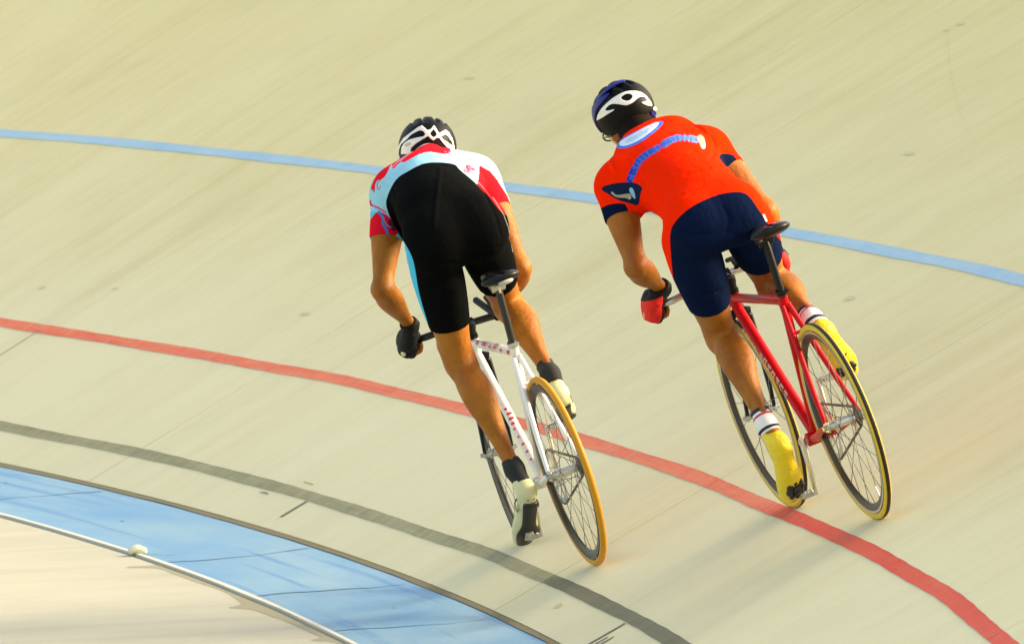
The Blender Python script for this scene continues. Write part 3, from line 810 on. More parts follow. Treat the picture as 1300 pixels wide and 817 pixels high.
ER1, EU1 = (-.23203, -.92666, -.29577), (.05461, -.316, .94719)
ER2, EU2 = (-.24249, -.91219, -.33044), (.02101, -.34548, .9382)
def print_one():
    p = Print(ER1, EU1, -.46775, 1.1193, 580.07, 294.97, 374.2, (455, 150, 700, 440))
    q = lambda l: p.sc(l, 5.104, 460, 140)
    p.fill((.30, .60, .72))
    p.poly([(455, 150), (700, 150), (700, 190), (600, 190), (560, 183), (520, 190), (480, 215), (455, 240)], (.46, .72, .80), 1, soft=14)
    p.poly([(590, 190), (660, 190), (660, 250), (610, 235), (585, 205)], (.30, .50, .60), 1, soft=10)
    p.poly([(455, 268), (498, 268), (520, 300), (560, 440), (455, 440)], (.07, .50, .78), 1, soft=5)
    rs0 = np.random.RandomState(8); RED = (.78, .012, .022); PUR = (.30, .06, .20); LAV = (.42, .44, .66)
    p.poly(q([(385, 232), (440, 210), (520, 212), (568, 240), (575, 266), (548, 280), (500, 272), (440, 262), (385, 272), (330, 300), (275, 332), (258, 328), (300, 295), (350, 262)]), RED, grow=1.1)
    for _ in range(26):
        t_ = rs0.rand(); x, y = 270+300*t_, 318-60*math.sin(min(t_*1.5, 1)*1.57)+rs0.normal(0, 7); p.poly(q([(x, y), (x+rs0.uniform(6, 22), y-rs0.uniform(0, 6)), (x+rs0.uniform(8, 18), y+rs0.uniform(3, 11)), (x-2, y+rs0.uniform(3, 8))]), RED if rs0.rand() > .2 else (.45, .10, .30), 1)
    p.poly(q([(240, 308), (200, 308), (150, 338), (108, 400), (72, 460), (56, 512), (72, 522), (85, 490), (100, 452), (130, 450), (160, 420), (190, 350), (236, 320)]), RED)
    p.poly(q([(190, 380), (210, 345), (238, 328), (228, 350)]), (.55, .02, .08))
    p.poly(q([(215, 283), (250, 262), (355, 228), (350, 246), (270, 275), (218, 292)]), RED)
    p.poly(q([(225, 300), (262, 284), (335, 262), (392, 234), (420, 222), (400, 262), (330, 286), (270, 318), (228, 352), (205, 380), (196, 360), (215, 325)]), RED, grow=.6)
    p.stroke(q([(180, 388), (250, 318), (320, 270), (385, 222)]), .9, LAV)
    p.stroke(q([(250, 330), (300, 285), (360, 240)]), .6, LAV)
    p.stroke(q([(84, 455), (80, 528)]), 2.0, RED); p.stroke(q([(80, 528), (74, 512)]), 1, PUR)
    p.stroke(q([(122, 452), (106, 462), (100, 500), (108, 514), (118, 506), (120, 490)]), 1.1, (.55, .02, .10))
    rs = np.random.RandomState(4)
    for _ in range(60):
        x, y = rs.normal(688, 19), rs.normal(384, 14)
        a = q([(x, y), (x+rs.uniform(4, 16), y+rs.uniform(-4, 9))]); p.stroke(a, rs.uniform(.5, 1.9), (.78, .03, .06) if rs.rand() > .25 else (.45, .2, .5), alpha=.9)
    p.stroke(q([(640, 345), (636, 365)]), 1.0, (.6, .1, .2))
    p.poly(q([(765, 352), (790, 370), (850, 400), (980, 600), (980, 720), (800, 720), (790, 600), (745, 498), (762, 430)]), RED)
    p.poly(q([(98, 655), (62, 698), (20, 760), (20, 830), (250, 830), (205, 715), (150, 668)]), (.68, .010, .022))
    p.poly(q([(170, 700), (205, 715), (230, 790), (180, 770)]), (.12, .01, .03))
    p.stroke(q([(112, 660), (140, 700), (136, 735), (160, 770), (170, 810)]), 3.2, (.05, .18, .52))
    p.stroke(q([(135, 690), (160, 740), (190, 760)]), 1.2, (.08, .32, .6))
    p.stroke(q([(50, 596), (70, 618), (105, 630), (158, 662)]), 2.2, RED); p.stroke(q([(55, 585), (60, 615)]), 2.0, (.5, .02, .08))
    for k in range(6): p.stroke(q([(80+14*k, 622+7*k), (90+13*k, 640+6*k)]), .8, (.25, .3, .55))
    # black back panel and shorts
    p.poly([(541, 207), (560, 206.3), (579.5, 208.6), (583.5, 215), (597, 226), (611, 238), (622.6, 251.7), (640, 275), (700, 300), (700, 440), (550, 440), (545.0, 413), (536.2, 384.5), (531.6, 365.6), (528.6, 345), (525.2, 328), (515.5, 310), (507, 296.7), (494.5, 273.2), (490.4, 259.5), (492.3, 249.7), (499.5, 234), (507, 224.5), (518.8, 218), (528.6, 212.3)], (.0035, .004, .004), 2)
    p.stroke([(585, 212), (600, 224), (614, 237), (626, 251), (640, 274), (646, 290), (652, 320)], .7, (.35, .36, .33), alpha=.55)
    # small lettering down the thigh panel
    g = lambda l: p.sc(l, 6.808, 500, 300)
    DB = (.015, .05, .30)
    p.poly(g([(105, 195), (118, 200), (135, 235), (130, 262), (118, 258)]), (.62, .03, .10))
    for k in range(17):
        y = 330+13.5*k; x = 143+.155*(y-330); p.stroke(g([(x, y), (x+13, y+rs.uniform(-2, 3))]), 1.0, DB, alpha=.75)
    p.stroke(g([(182, 585), (186, 608), (208, 604), (206, 586), (190, 582)]), 1.0, DB)
    p.stroke(g([(196, 640), (228, 628)]), 1.0, DB); p.stroke(g([(188, 622), (192, 634)]), 1.0, DB)
    p.poly(g([(205, 658), (236, 652), (242, 690), (218, 694)]), (.01, .02, .30), 0)
    p.stroke(g([(240, 728), (272, 740), (250, 745)]), .9, (.1, .3, .6))
    return p
def print_two():
    p = Print(ER2, EU2, -.51338, 1.09048, 908.25, 228.30, 392.2, (735, 130, 1020, 430))
    ORG, NAVY = (.92, .020, .0), (.0035, .009, .034)
    p.fill(ORG)
    q = lambda l: p.sc(l, 6.807, 780, 140); g = lambda l: p.sc(l, 8.167, 745, 190); c = lambda l: p.sc(l, 4.125, 740, 230)
    p.poly([(941, 244.5), (919, 245.8), (897.6, 252.5), (875.8, 263.5), (858.8, 278), (849, 293), (850.3, 317.3), (854, 351), (858.8, 373), (868.5, 396), (872, 440), (1020, 440), (1020, 330), (985, 300), (972.7, 282), (958, 263), (951, 251.5)], NAVY, 2)
    p.stroke([(968, 274), (972, 281)], 2.4, (.80, .78, .70))
    # yoke ellipse
    Y = q([(36, 290), (52, 326), (130, 324), (250, 272), (360, 192), (446, 112), (448, 84), (390, 88), (300, 128), (200, 178), (100, 228), (50, 262)])
    p.poly(Y, (.05, .20, .78), 2)
    Yi = q([(62, 285), (78, 304), (135, 300), (245, 250), (345, 175), (412, 112), (408, 92), (370, 98), (300, 132), (205, 184), (110, 234), (72, 262)])
    p.poly(Yi, (.72, .78, .82), 2)
    p.poly(q([(110, 270), (130, 280), (230, 236), (320, 170), (360, 125), (320, 134), (210, 196), (130, 240)]), (.42, .60, .78), 2, soft=2.5)
    # running letters across the back: each one a knot of strokes
    path = np.array(q([(145, 615), (160, 570), (190, 500), (235, 430), (300, 375), (365, 340), (430, 300), (490, 262), (560, 238), (640, 238), (735, 256)]))
    d = np.concatenate([[0], np.cumsum(np.hypot(*np.diff(path, axis=0).T))]); rs = np.random.RandomState(3)
    at_ = lambda t: np.array([np.interp(t, d, path[:, 0]), np.interp(t, d, path[:, 1])])
    p.stroke(path, 5.4, (.03, .11, .62), soft=1.4, alpha=.92)
    n = 19
    for i in range(n):
        t = d[-1]*(i+.5)/n; c0 = at_(t); tg = at_(t+1)-at_(t-1); tg /= np.hypot(*tg); nn = np.array((-tg[1], tg[0])); f_r = i/n
        if i == 10: continue
        col = (.004+.10*f_r**2, .035+.20*f_r, .40+.2*f_r)
        W2, H2 = 2.6, 3.4
        glyph = [[(-1, 1), (-1, -1), (1, -1), (1, 1)], [(-1, 1), (1, 1), (-1, -1), (1, -1)], [(1, .9), (-1, .8), (-1, -1), (1, -.9)], [(-1, -1), (0, 1), (1, -1)], [(-1, 1), (-1, -1), (1, 0), (-1, .2)]][rs.randint(5)]
        p.stroke([c0+tg*x*W2*.8+nn*y*H2 for x, y in glyph], 2.6, col, soft=.9)
        p.stroke([c0+tg*x*W2*.8+nn*y*H2 for x, y in glyph[:2]], .6, (.25, .45, .85), alpha=.6)
    p.poly(q([(738, 212), (772, 203), (800, 240), (799, 300), (795, 336), (762, 336), (745, 280), (730, 250)]), (.30, .28, .22), 1)
    p.poly(q([(770, 270), (800, 262), (796, 336), (766, 334)]), (.72, .70, .62), 1)
    # dark panel with a bird swoosh and pale oval
    p.poly(g([(165, 398), (200, 372), (300, 348), (420, 336), (512, 342), (595, 393), (568, 450), (556, 590), (450, 552), (330, 522), (230, 452), (186, 432)]), (.008, .018, .05), 1)
    p.poly(g([(262, 446), (284, 432), (312, 472), (390, 464), (462, 452), (482, 505), (455, 520), (430, 500), (330, 497), (290, 470)]), (.40, .38, .26), 1)
    for k in range(7): p.stroke(g([(330+18*k, 470), (336+18*k, 496)]), .8, (.14, .15, .12), alpha=.6)
    p.poly(g([(452, 398), (492, 392), (525, 505), (505, 512), (462, 450)]), (.24, .48, .68), 2)
    p.poly(g([(120, 640), (200, 584), (280, 560), (355, 556), (430, 564), (470, 760), (330, 860), (120, 800)]), NAVY, 1)
    p.poly(p.sc([(880, 575), (893, 560), (925, 545), (1000, 560), (1010, 640), (930, 650)], 4.804, 730, 80), NAVY, 1)
    for x, y, a, b in ((432, 88, 16, 10), (420, 100, 10, 14), (448, 130, 8, 16), (455, 168, 12, 8), (450, 188, 14, 10), (468, 234, 6, 8), (470, 262, 8, 10), (476, 285, 10, 6)):
        p.stroke(p.sc([(x-a/2, y-b/2), (x+a/2, y+b/2)], 8.17, 780, 280), 1.1, (.82, .72, .62))
    p.stroke(p.sc([(606, 640), (616, 700)], 8.17, 780, 280), 2.2, (.80, .50, .45))
    return p

# ------------------------------------------------------------------ riders
def V3(*a): return np.array(a, float)
def unit(a): a = np.array(a, float); return a/np.linalg.norm(a)
def lerp(a, b, t): return np.array(a, float)*(1-t)+np.array(b, float)*t
def thigh(h, k, s=1.0, cut=None):
    h, k = V3(*h), V3(*k); d = unit(k-h); back = unit(V3(-1, 0, 0)-d*(-d[0])) if abs(d[0]) < .95 else V3(0, 0, -1)
    ks = []
    for t, rx, ry, off in ((0, .083, .098, .012), (.22, .084, .097, .010), (.45, .076, .088, .004), (.68, .063, .074, 0), (.86, .054, .063, 0), (1.0, .051, .057, 0)):
        ks.append((*(lerp(h, k, t)+back*off), rx*s, ry*s))
    return Sweep(ks, cut=cut)
def shin(k, a, s=1.0, cut=None, inner=0):
    k, a = V3(*k), V3(*a); d = unit(a-k); back = unit(V3(-1, 0, 0)-d*(-d[0]))
    if back[2] > .3: pass
    ks = []
    for t, rx, ry, off in ((0, .049, .055, 0), (.10, .047, .053, .008), (.24, .053, .056, .022), (.38, .052, .056, .025), (.54, .042, .046, .018), (.74, .030, .034, .006), (.9, .026, .032, .001), (1.0, .027, .034, 0)):
        ks.append((*(lerp(k, a, t)+back*off), rx*s, ry*s))
    return Sweep(ks, cut=cut)
def upper_arm(s_, e, k=1.0, cut=None):
    s_, e = V3(*s_), V3(*e)
    return Sweep([(*lerp(s_, e, t), rx*k, ry*k) for t, rx, ry in ((0, .060, .060), (.2, .054, .057), (.42, .047, .055), (.72, .038, .043), (.9, .034, .037), (1, .035, .038))], side=(1, 0, 0), cut=cut)
def forearm(e, w_, k=1.0):
    e, w_ = V3(*e), V3(*w_)
    return Sweep([(*lerp(e, w_, t), rx*k, ry*k) for t, rx, ry in ((0, .035, .037), (.12, .041, .042), (.26, .045, .045), (.48, .038, .037), (.75, .027, .025), (1, .025, .021))], side=(1, 0, 0))
def fist(c, sd, wr):
    """hand closed on a bar that runs forward through c; sd = +1 for the left hand"""
    c = V3(*c); q = lambda x, y, z: c+V3(x, y*sd, z)
    palm = [Sweep([(*wr, .026, .022), (*q(-.045, .020, .030), .035, .023), (*q(-.005, .027, .016), .043, .024), (*q(.012, .031, -.002), .044, .022)], side=(1, 0, 0), sub=4), Ell(q(-.01, .016, -.006), (.036, .018, .026))]
    fingers, tips = [], []
    for i, (x, ln, r) in enumerate(((.050, 1.0, .0098), (.026, 1.08, .0102), (.002, 1.02, .0098), (-.021, .84, .0088))):
        J = [q(x-.004, .036, .002), q(x+.003, .036, -.022*ln), q(x+.004, .014, -.036*ln), q(x+.002, -.010, -.029), q(x, -.024*ln, -.010)]
        K = [(*p_, r*f, r*f) for p_, f in zip(J, (1.15, 1.08, 1.0, .95, .85))]
        fingers.append(Sweep(K[:3], side=(1, 0, 0), sub=3)); tips.append(Sweep(K[2:], side=(1, 0, 0), sub=3))
    th = [Sweep([(*q(-.040, .008, .030), .016, .015), (*q(-.008, -.012, .026), .0135, .0125)], sub=3)]
    tt = [Sweep([(*q(-.008, -.012, .026), .0130, .0120), (*q(.018, -.024, .016), .0115, .0105), (*q(.036, -.027, .000), .0095, .0085)], sub=3)]
    return palm, fingers, tips, th, tt

def shoe(root, pts, nrm, m_up, m_sole, style):
    """pts: heel, instep, ball, toe keys; nrm: direction the sole faces"""
    K = [tuple(p) for p in pts]; nrm = unit(nrm)
    h = .003
    up = solid('shoe', [Sweep(K, side=(0, 1, 0), sub=5)]+style.get('extra', []), h, m_up, root, k=.02)
    ax_ = unit(V3(*K[-1][:3])-V3(*K[0][:3])); g = unit(nrm-ax_*(nrm@ax_)); sd = np.cross(ax_, g)
    heel, mid, ball, toe = [V3(*k[:3]) for k in (K[0], K[1], K[-2], K[-1])]
    lo = Sweep([(*(heel+g*.031+ax_*.026), .028, .013), (*(mid*.5+ball*.5+g*.030), .026, .010), (*(ball+g*.026), .041, .013), (*(toe+g*.016), .028, .010)], side=sd, sub=5)
    if style.get('full_sole', True):
        so = solid('sole', [lo], .0025, m_sole, up, k=.006)
    else:
        so = solid('sole', [Ell(heel*.42+ball*.58+g*.030, (.013, .027, .010), np.stack([ax_, unit(sd+ax_*.35), g])), ], .0025, m_sole, up)
        b2 = ball+g*.030
        solid('sole', [Ell(b2+ax_*a+sd*s_, (.014, .011, .010), np.stack([ax_, sd, g])) for a, s_ in ((-.03, .0), (-.02, .02), (-.02, -.02), (.0, .027), (.0, -.026), (.02, .02), (.022, -.018), (.03, .0))], .0025, m_sole, up, k=.004)
    c = ball+g*.034
    MB().box(c, (.020, .014, .006), np.stack([ax_, sd, g])).box(c+g*.006+ax_*.012, (.006, .010, .004), np.stack([ax_, sd, g])).box(c+g*.006-ax_*.012, (.005, .012, .004), np.stack([ax_, sd, g])).build('cleat', M_steel if style.get('steelcleat') else M_sole, up, bevel=.001)
    for (a_, b_) in style.get('dots', ()):
        pc = heel+ax_*a_+sd*b_+g*.0335
        solid('vent_hole', [Ell(pc, (.0028, .0028, .0028))], .0012, M_sole, up, rel=0)
    for t in style.get('straps', ()):
        pc = heel*(1-t)+ball*t; rr = .041
        MB().tube([pc+ (sd*math.cos(a)+(-g)*math.sin(a))*np.array(rr) for a in np.linspace(-.4, math.pi+.4, 14)], .0025, 6, rb=.009, side=ax_).build('strap', style['strapm'], up)
    return up
def sock(root, k, prims, m, bands=(), low=.09):
    """sock sleeve between shin point k and ankle a; bands: (t0,t1,material)"""
    k, a = V3(*k[0]), V3(*k[1]); d = unit(a-k)
    def cutw(t0, t1, up=1.0):
        def fn(f, P):
            z = (P-ss(k))@ss(d)
            return np.maximum(f, np.maximum(t0-z, z-t1))
        return fn
    lo_, hi_ = k-.07, a+.07
    def part(name, t0, t1, off, mm, par, h):
        lo = np.minimum(k, a)-.075; hi = np.maximum(k, a)+.075
        f = Field(lo, hi, h)
        for p_ in prims: f.add(p_, .022, off)
        f.whole(cutw(t0, t1)); me = f.mesh(name); relax(me, 1)
        return link(name, me, mm, par)
    l = np.linalg.norm(a-k)
    o = part('sock', 0, l+low, .0045, m, root, .003)
    for (t0, t1, mm) in bands: part('sock_band', l*t0, l*t1, .0058, mm, o, .0022)
    return o

def rider(mw, label, D):
    root = tag(empty('person', mw), label, 'cyclist', 'racing cyclists')
    T = D['torso']; tside = D['tside']
    tor = Sweep(T, side=tside, sub=4)
    gl = [Ell(c, r) for c, r in D['glutes']]
    dl = [Ell(c, r) for c, r in D.get('bulk', [])]
    hL, kL, aL = D['legL']; hR, kR, aR = D['legR']
    sL, eL, wL = D['armL']; sR, eR, wR = D['armR']
    ts = D.get('ts', 1.0)
    hd = V3(*D['head']); HM = D['hm']           # rows: forward, left, up of the head
    HMn = np.array(HM)
    def hp(x, y, z): return hd+HMn.T@V3(x, y, z)
    headp = [Ell(hp(0, 0, .02), (.098, .077, .098), HMn), Ell(hp(.035, 0, -.045), (.062, .056, .075), HMn), Ell(hp(.082, 0, -.088), (.024, .026, .020), HMn),
             Ell(hp(.100, 0, -.030), (.018, .012, .026), HMn), Ell(hp(.086, 0, .008), (.018, .052, .012), HMn), Ell(hp(.088, 0, -.062), (.014, .026, .010), HMn),
             Ell(hp(-.005, .076, -.022), (.018, .008, .030), HMn), Ell(hp(-.005, -.076, -.022), (.018, .008, .030), HMn)]
    neck = Sweep(D['neck'], side=(0, 1, 0), sub=4)
    gloves = []
    hands = [fist(c, sd, w_) for c, sd, w_ in ((D['handL'], 1, wL), (D['handR'], -1, wR))]
    feet = [Sweep([(*D['shoeL'][0][:3], .026, .028), (*D['shoeL'][-2][:3], .034, .022), (*D['shoeL'][-1][:3], .022, .014)]), Sweep([(*D['shoeR'][0][:3], .026, .028), (*D['shoeR'][-2][:3], .034, .022), (*D['shoeR'][-1][:3], .022, .014)])]
    ank = [Sweep([(*aL, .026, .031), (*D['shoeL'][0][:3], .026, .028)], sub=2), Sweep([(*aR, .026, .031), (*D['shoeR'][0][:3], .026, .028)], sub=2)]
    limbs = [thigh(hL, kL, ts), thigh(hR, kR, ts), shin(kL, aL, D.get('ss', 1)), shin(kR, aR, D.get('ss', 1)), upper_arm(sL, eL), upper_arm(sR, eR), forearm(eL, wL), forearm(eR, wR)]
    allp = [tor, neck]+gl+dl+limbs+headp+feet+ank
    lo = np.min([p.lo for p in allp], 0)-.02; hi = np.max([p.hi for p in allp], 0)+.02; hi[0] += .06
    f = Field(lo, hi, .0048)
    core = [(tor, .03)]+[(g_, .05) for g_ in gl]+[(g_, .04) for g_ in dl]
    for g_, k in core: f.add(g_, k, -.004)
    for g_ in (limbs[0], limbs[1]): f.add(g_, .022, -.002)
    for g_ in (limbs[4], limbs[5]): f.add(g_, .04, -.001)
    f.add(neck, .035)
    for g_ in (limbs[2], limbs[3], limbs[6], limbs[7]): f.add(g_, .022)
    hf = [headp[0]]+headp[1:]
    for g_ in hf: f.add(g_, .012)
    for (kk, aa) in ((kL, aL), (kR, aR)):       # the two heads of the calf
        kk, aa = V3(*kk), V3(*aa); d = unit(aa-kk); bk = unit(V3(-1, 0, 0)-d*(-d[0])); sd_ = np.cross(d, bk); l_ = np.linalg.norm(aa-kk)
        for sg in (1, -1): f.add(Ell(kk+d*l_*.30+bk*.040+sd_*sg*.021, (.024, .023, .075), np.stack([bk, sd_, d])), .03)
        for sg in (1, -1): f.add(Sweep([(*(kk-d*.07+bk*.030+sd_*sg*.034), .012, .012), (*(kk+d*.03+bk*.022+sd_*sg*.036), .010, .010)], sub=2), .03)
        f.add(Sweep([(*(kk+d*l_*.62+bk*.030), .012, .012), (*(aa+bk*.029), .008, .008)], sub=2), .02)
    for (s0_, e0_, w0_) in ((sL, eL, wL), (sR, eR, wR)):
        e0_ = V3(*e0_); bk = unit(e0_-(V3(*s0_)+V3(*w0_))/2)
        f.add(Ell(e0_+bk*.024, (.017, .017, .017)), .025)
    for g_ in ank+feet: f.add(g_, .012)
    for palm, fingers, tips, th, tt in hands:
        for g_ in palm+th+tt: f.add(g_, .008)
        for g_ in fingers+tips: f.add(g_, .004)
    me = f.mesh('body'); relax(me, 2)
    body = link('body', me, D['skin'], root)
    for y in (.030, -.030): solid('eye', [Ell(hp(.080, y, -.006), (.012, .012, .012))], .003, M_eye, body)
    # skinsuit
    cutL = [(lerp(hL, kL, D['hemL']), unit(V3(*kL)-V3(*hL)+V3(*D.get('hemtiltL', (0, 0, 0)))))]; cutR = [(lerp(hR, kR, D['hemR']), unit(V3(*kR)-V3(*hR)))]
    csL = [(lerp(sL, eL, D['slvL']), unit(V3(*eL)-V3(*sL)))]; csR = [(lerp(sR, eR, D['slvR']), unit(V3(*eR)-V3(*sR)))]
    tL, tR = thigh(hL, kL, ts, cutL), thigh(hR, kR, ts, cutR)
    uL, uR = upper_arm(sL, eL, 1.0, csL), upper_arm(sR, eR, 1.0, csR)
    coll = Sweep(D['neck'][:2], side=(0, 1, 0), sub=3)
    allp = [tor, tL, tR, uL, uR]+gl+dl
    lo = np.min([p.lo for p in allp], 0)-.02; hi = np.max([p.hi for p in allp], 0)+.02
    f = Field(lo, hi, .0045)
    for g_, k in core: f.add(g_, k, .004)
    for g_ in (tL, tR): f.add(g_, .022, .0035)
    for g_ in (uL, uR): f.add(g_, .04, .0035)
    f.add(coll, .02, .002)
    for g_, c_ in ((tL, cutL), (tR, cutR), (uL, csL), (uR, csR)):     # keep the hems crisp after blending
        pass
    pr = D['print']; a0, b0, cx, cy, sc = pr.p; fw = np.cross(pr.eu, pr.er); fw = fw/np.linalg.norm(fw)
    if fw[0] < 0: fw = -fw
    ts_ = np.arange(-.1, 1.3, .003)
    for (pts, rad, push) in D.get('creases', ()):      # fabric folds and seams, pressed into or raised from the cloth
        Q = []
        P0 = np.array(pts, float); d0 = np.concatenate([[0], np.cumsum(np.hypot(*np.diff(P0, axis=0).T))]); tt = np.linspace(0, d0[-1], max(4, int(d0[-1]/4)))
        for x, y in zip(np.interp(tt, d0, P0[:, 0]), np.interp(tt, d0, P0[:, 1])):
            o_ = pr.er*((x-cx)/sc+a0)+pr.eu*((cy-y)/sc+b0)
            R_ = o_+fw*ts_[:, None]; I_ = np.round((R_-f.lo)/f.h).astype(int); ok = ((I_ >= 0) & (I_ < f.n)).all(1)
            v = np.full(len(ts_), .2); v[ok] = f.a[I_[ok, 0], I_[ok, 1], I_[ok, 2]]
            n_ = np.nonzero(v < 0)[0]
            if len(n_): Q.append(R_[n_[0]])
        if len(Q) < 3: continue
        m_ = len(Q); K = [(*(q-fw*push), rad*(.35+.65*math.sin(math.pi*min(max(i/(m_-1), .02), .98))), rad*(.35+.65*math.sin(math.pi*min(max(i/(m_-1), .02), .98)))) for i, q in enumerate(Q)]
        if push >= 0: f.sub(Sweep(K, sub=1), .010)
        else: f.add(Sweep(K, sub=1), .012)
    me = f.mesh('skinsuit'); relax(me, 2)
    D['print'].uv(me)
    link('skinsuit', me, D['suitm'], root)
    # gloves
    for (palm, fingers, tips, th, tt), c, sd, w_ in zip(hands, (D['handL'], D['handR']), (1, -1), (wL, wR)):
        e = V3(*(eL if sd > 0 else eR)); d = unit(V3(*w_)-e); dn = unit(d+V3(0, 0, -.9)); cuff = [(V3(*w_)-d*.014, -dn)]
        pl = palm[0]; pl.cut = cuff
        lo = np.min([p.lo for p in palm+fingers+th], 0)-.012; hi = np.max([p.hi for p in palm+fingers+th], 0)+.012
        f = Field(lo, hi, .0026)
        fa = Sweep([(*lerp(e, w_, t), rx, ry) for t, rx, ry in ((.60, .034, .032), (.80, .028, .026), (1, .026, .022))], side=(1, 0, 0), cut=cuff)
        f.add(fa, .014, .0062)
        for g_ in palm+th: f.add(g_, .014, .0050)
        for g_ in fingers: f.add(g_, .004, .0024)
        me = f.mesh('glove'); relax(me, 1)
        gv = link('glove', me, D['glovem'], root)
        wb = Sweep([(*(V3(*w_)-d*.06), .0360, .0340), (*(V3(*w_)-d*.02), .0345, .0310), (*(V3(*w_)+d*.03), .0380, .0340)], side=(1, 0, 0), sub=2, cut=[(V3(*w_)-d*.016, -dn), (V3(*w_)+d*.010, dn)])
        solid('wrist_strap', [wb], .0028, M_gl1, gv)
        cc = V3(*c)
        if D.get('palmblack'):
            f.whole(lambda a, P: np.maximum(a-.0016, np.minimum((P[..., 1]*sd-cc[1]*sd)-.006+.25*(P[..., 2]-cc[2]), -(P[..., 2]-cc[2])+.040)))
            mp = f.mesh('palm_panel'); relax(mp, 1); link('palm_panel', mp, M_gl1, gv)
            MB().tube([cc+V3(-.034, .048*sd, .026), cc+V3(-.01, .056*sd, .004), cc+V3(.01, .057*sd, -.012)], .0022, 8, rb=.007, side=(1, 0, 0)).build('glove_stripe', D['stripem'], gv)
        else:
            MB().tube([cc+V3(.00, .055*sd, .012), cc+V3(.02, .056*sd, -.004)], .003, 8, rb=.008, side=(1, 0, 0)).build('glove_stripe', D['stripem'], gv)
            solid('knuckle_pad', [Ell(cc+V3(-.028, .050*sd, -.016), (.018, .008, .012))], .002, M_shoe1, gv)
            MB().tube([cc+V3(-.050, .047*sd, .030), cc+V3(-.046, .030*sd, .050)], .002, 8, rb=.003, side=(1, 0, 0)).build('glove_piping', M_decalw, gv)
    # socks and shoes
    D['pL'] = [limbs[2], ank[0], feet[0]]; D['pR'] = [limbs[3], ank[1], feet[1]]
    D['feet'](root, D)
    # hair showing under the helmet
    nk = [V3(*n_[:3]) for n_ in D['neck']]
    solid('hair', ([Sweep([(*(nk[1]+V3(-.006, 0, .006)), .061, .063), (*(nk[2]+V3(-.004, 0, .004)), .061, .064)], side=(0, 1, 0), cut=[(hp(-.03, 0, 0)-V3(.02, 0, 0), HMn[0])])] if D.get('longhair') else [])+[Ell(hp(-.012, 0, .012), (.094, .078, .094), HMn, cut=[(hp(.02, 0, 0), HMn[0]), (hp(0, 0, -.070), -HMn[2])]), Ell(hp(-.045, 0, -.072), (.062, .066, .066), HMn)], .004, M_hair, root, k=.02)
    D['helmet'](root, hp, HMn)
    return root

def polar(root, name, hp, HMn, poly_list, holes, ctr, axs, grow, m, thick=.012, xlim=None):
    """a moulded shell piece: the outer helmet surface cut to an outline seen from behind"""
    c = hp(*ctr); big = Ell(c, tuple(a+grow for a in axs), HMn)
    f = Field(big.lo-.006, big.hi+.006, .0023)
    def fn(a, P):
        q = (P-ss(c))@ss(HMn).T
        d = big(P); shell = np.maximum(d, -(d+thick))
        y, z = q[..., 1], q[..., 2]
        pd = np.full(y.shape, 1e3)
        for pl in poly_list: pd = np.minimum(pd, poly_sd(y, z, pl))
        for h_ in holes: pd = np.maximum(pd, -poly_sd(y, z, h_))
        d2 = np.maximum(shell, pd)
        return np.maximum(d2, q[..., 0]-(xlim if xlim is not None else .0))
    f.whole(fn)
    me = f.mesh(name); relax(me, 1)
    return link(name, me, m, root)
def outline(prn, l, k, ox, oy, it=1):
    P = [(x/k+ox, y/k+oy) for x, y in l]
    return smooth_poly(P, it) if it else P
def shell_piece(root, name, prn, polys, holes, prim, grow, thick, m, xplane, h=.0021):
    """moulded helmet piece: outer shell surface cut to an outline drawn in the wearer's pattern units"""
    a0, b0, cx, cy, sc = prn.p
    f = Field(prim.lo-.008-grow, prim.hi+.008+grow, h)
    def fn(a, P):
        d = prim(P)-grow; shell = np.maximum(d, -(d+thick))
        out = np.maximum(shell, .003)
        near = (shell < .005)
        Q = P[near]
        U_ = (Q@prn.er-a0)*sc+cx; V_ = cy-(Q@prn.eu-b0)*sc
        pd = np.full(U_.shape, 1e3)
        for pl in polys: pd = np.minimum(pd, (poly_sd(U_, V_, pl)+.45)/sc)
        for h_ in holes: pd = np.maximum(pd, -poly_sd(U_, V_, h_)/sc)
        out[near] = np.maximum(np.maximum(shell[near], pd), (Q-ss(xplane[0]))@ss(xplane[1]))
        return out
    f.whole(fn)
    me = f.mesh(name); relax(me, 1, .3)
    return link(name, me, m, root)
def headmat(yaw, pitch, roll):
    m = Matrix.Rotation(R(yaw), 3, 'Z') @ Matrix.Rotation(R(pitch), 3, 'Y') @ Matrix.Rotation(R(-roll), 3, 'X')
    return [list(m.col[0]), list(m.col[1]), list(m.col[2])]

P1, P2 = print_one(), print_two()
M_suit1 = P1.material('skinsuit_blue_black', .9, .015, .4)
M_suit2 = P2.material('skinsuit_orange_navy', .9, .02, .5)

def helmet_base(root, hp, HMn, m, c, axs, slots, tilt=.05):
    C = hp(*c)
    prim = Ell(C, axs, HMn, cut=[(C-HMn[2]*.052, -unit(HMn[2]+HMn[0]*tilt))])
    subs = []
    for (y, w_, x0, x1) in slots:
        def sp(x):
            z2 = 1-(x/axs[0])**2-(y/axs[1])**2
            return C+HMn[0]*x+HMn[1]*y+HMn[2]*axs[2]*math.sqrt(max(z2, .02))
        subs.append(Sweep([(*sp(x), w_, .009) for x in np.linspace(x0, x1, 7)], side=HMn[1], sub=2))
    o = solid('helmet', [prim], .0032, m, root, subs=subs)
    return o, Ell(C, axs, HMn), C

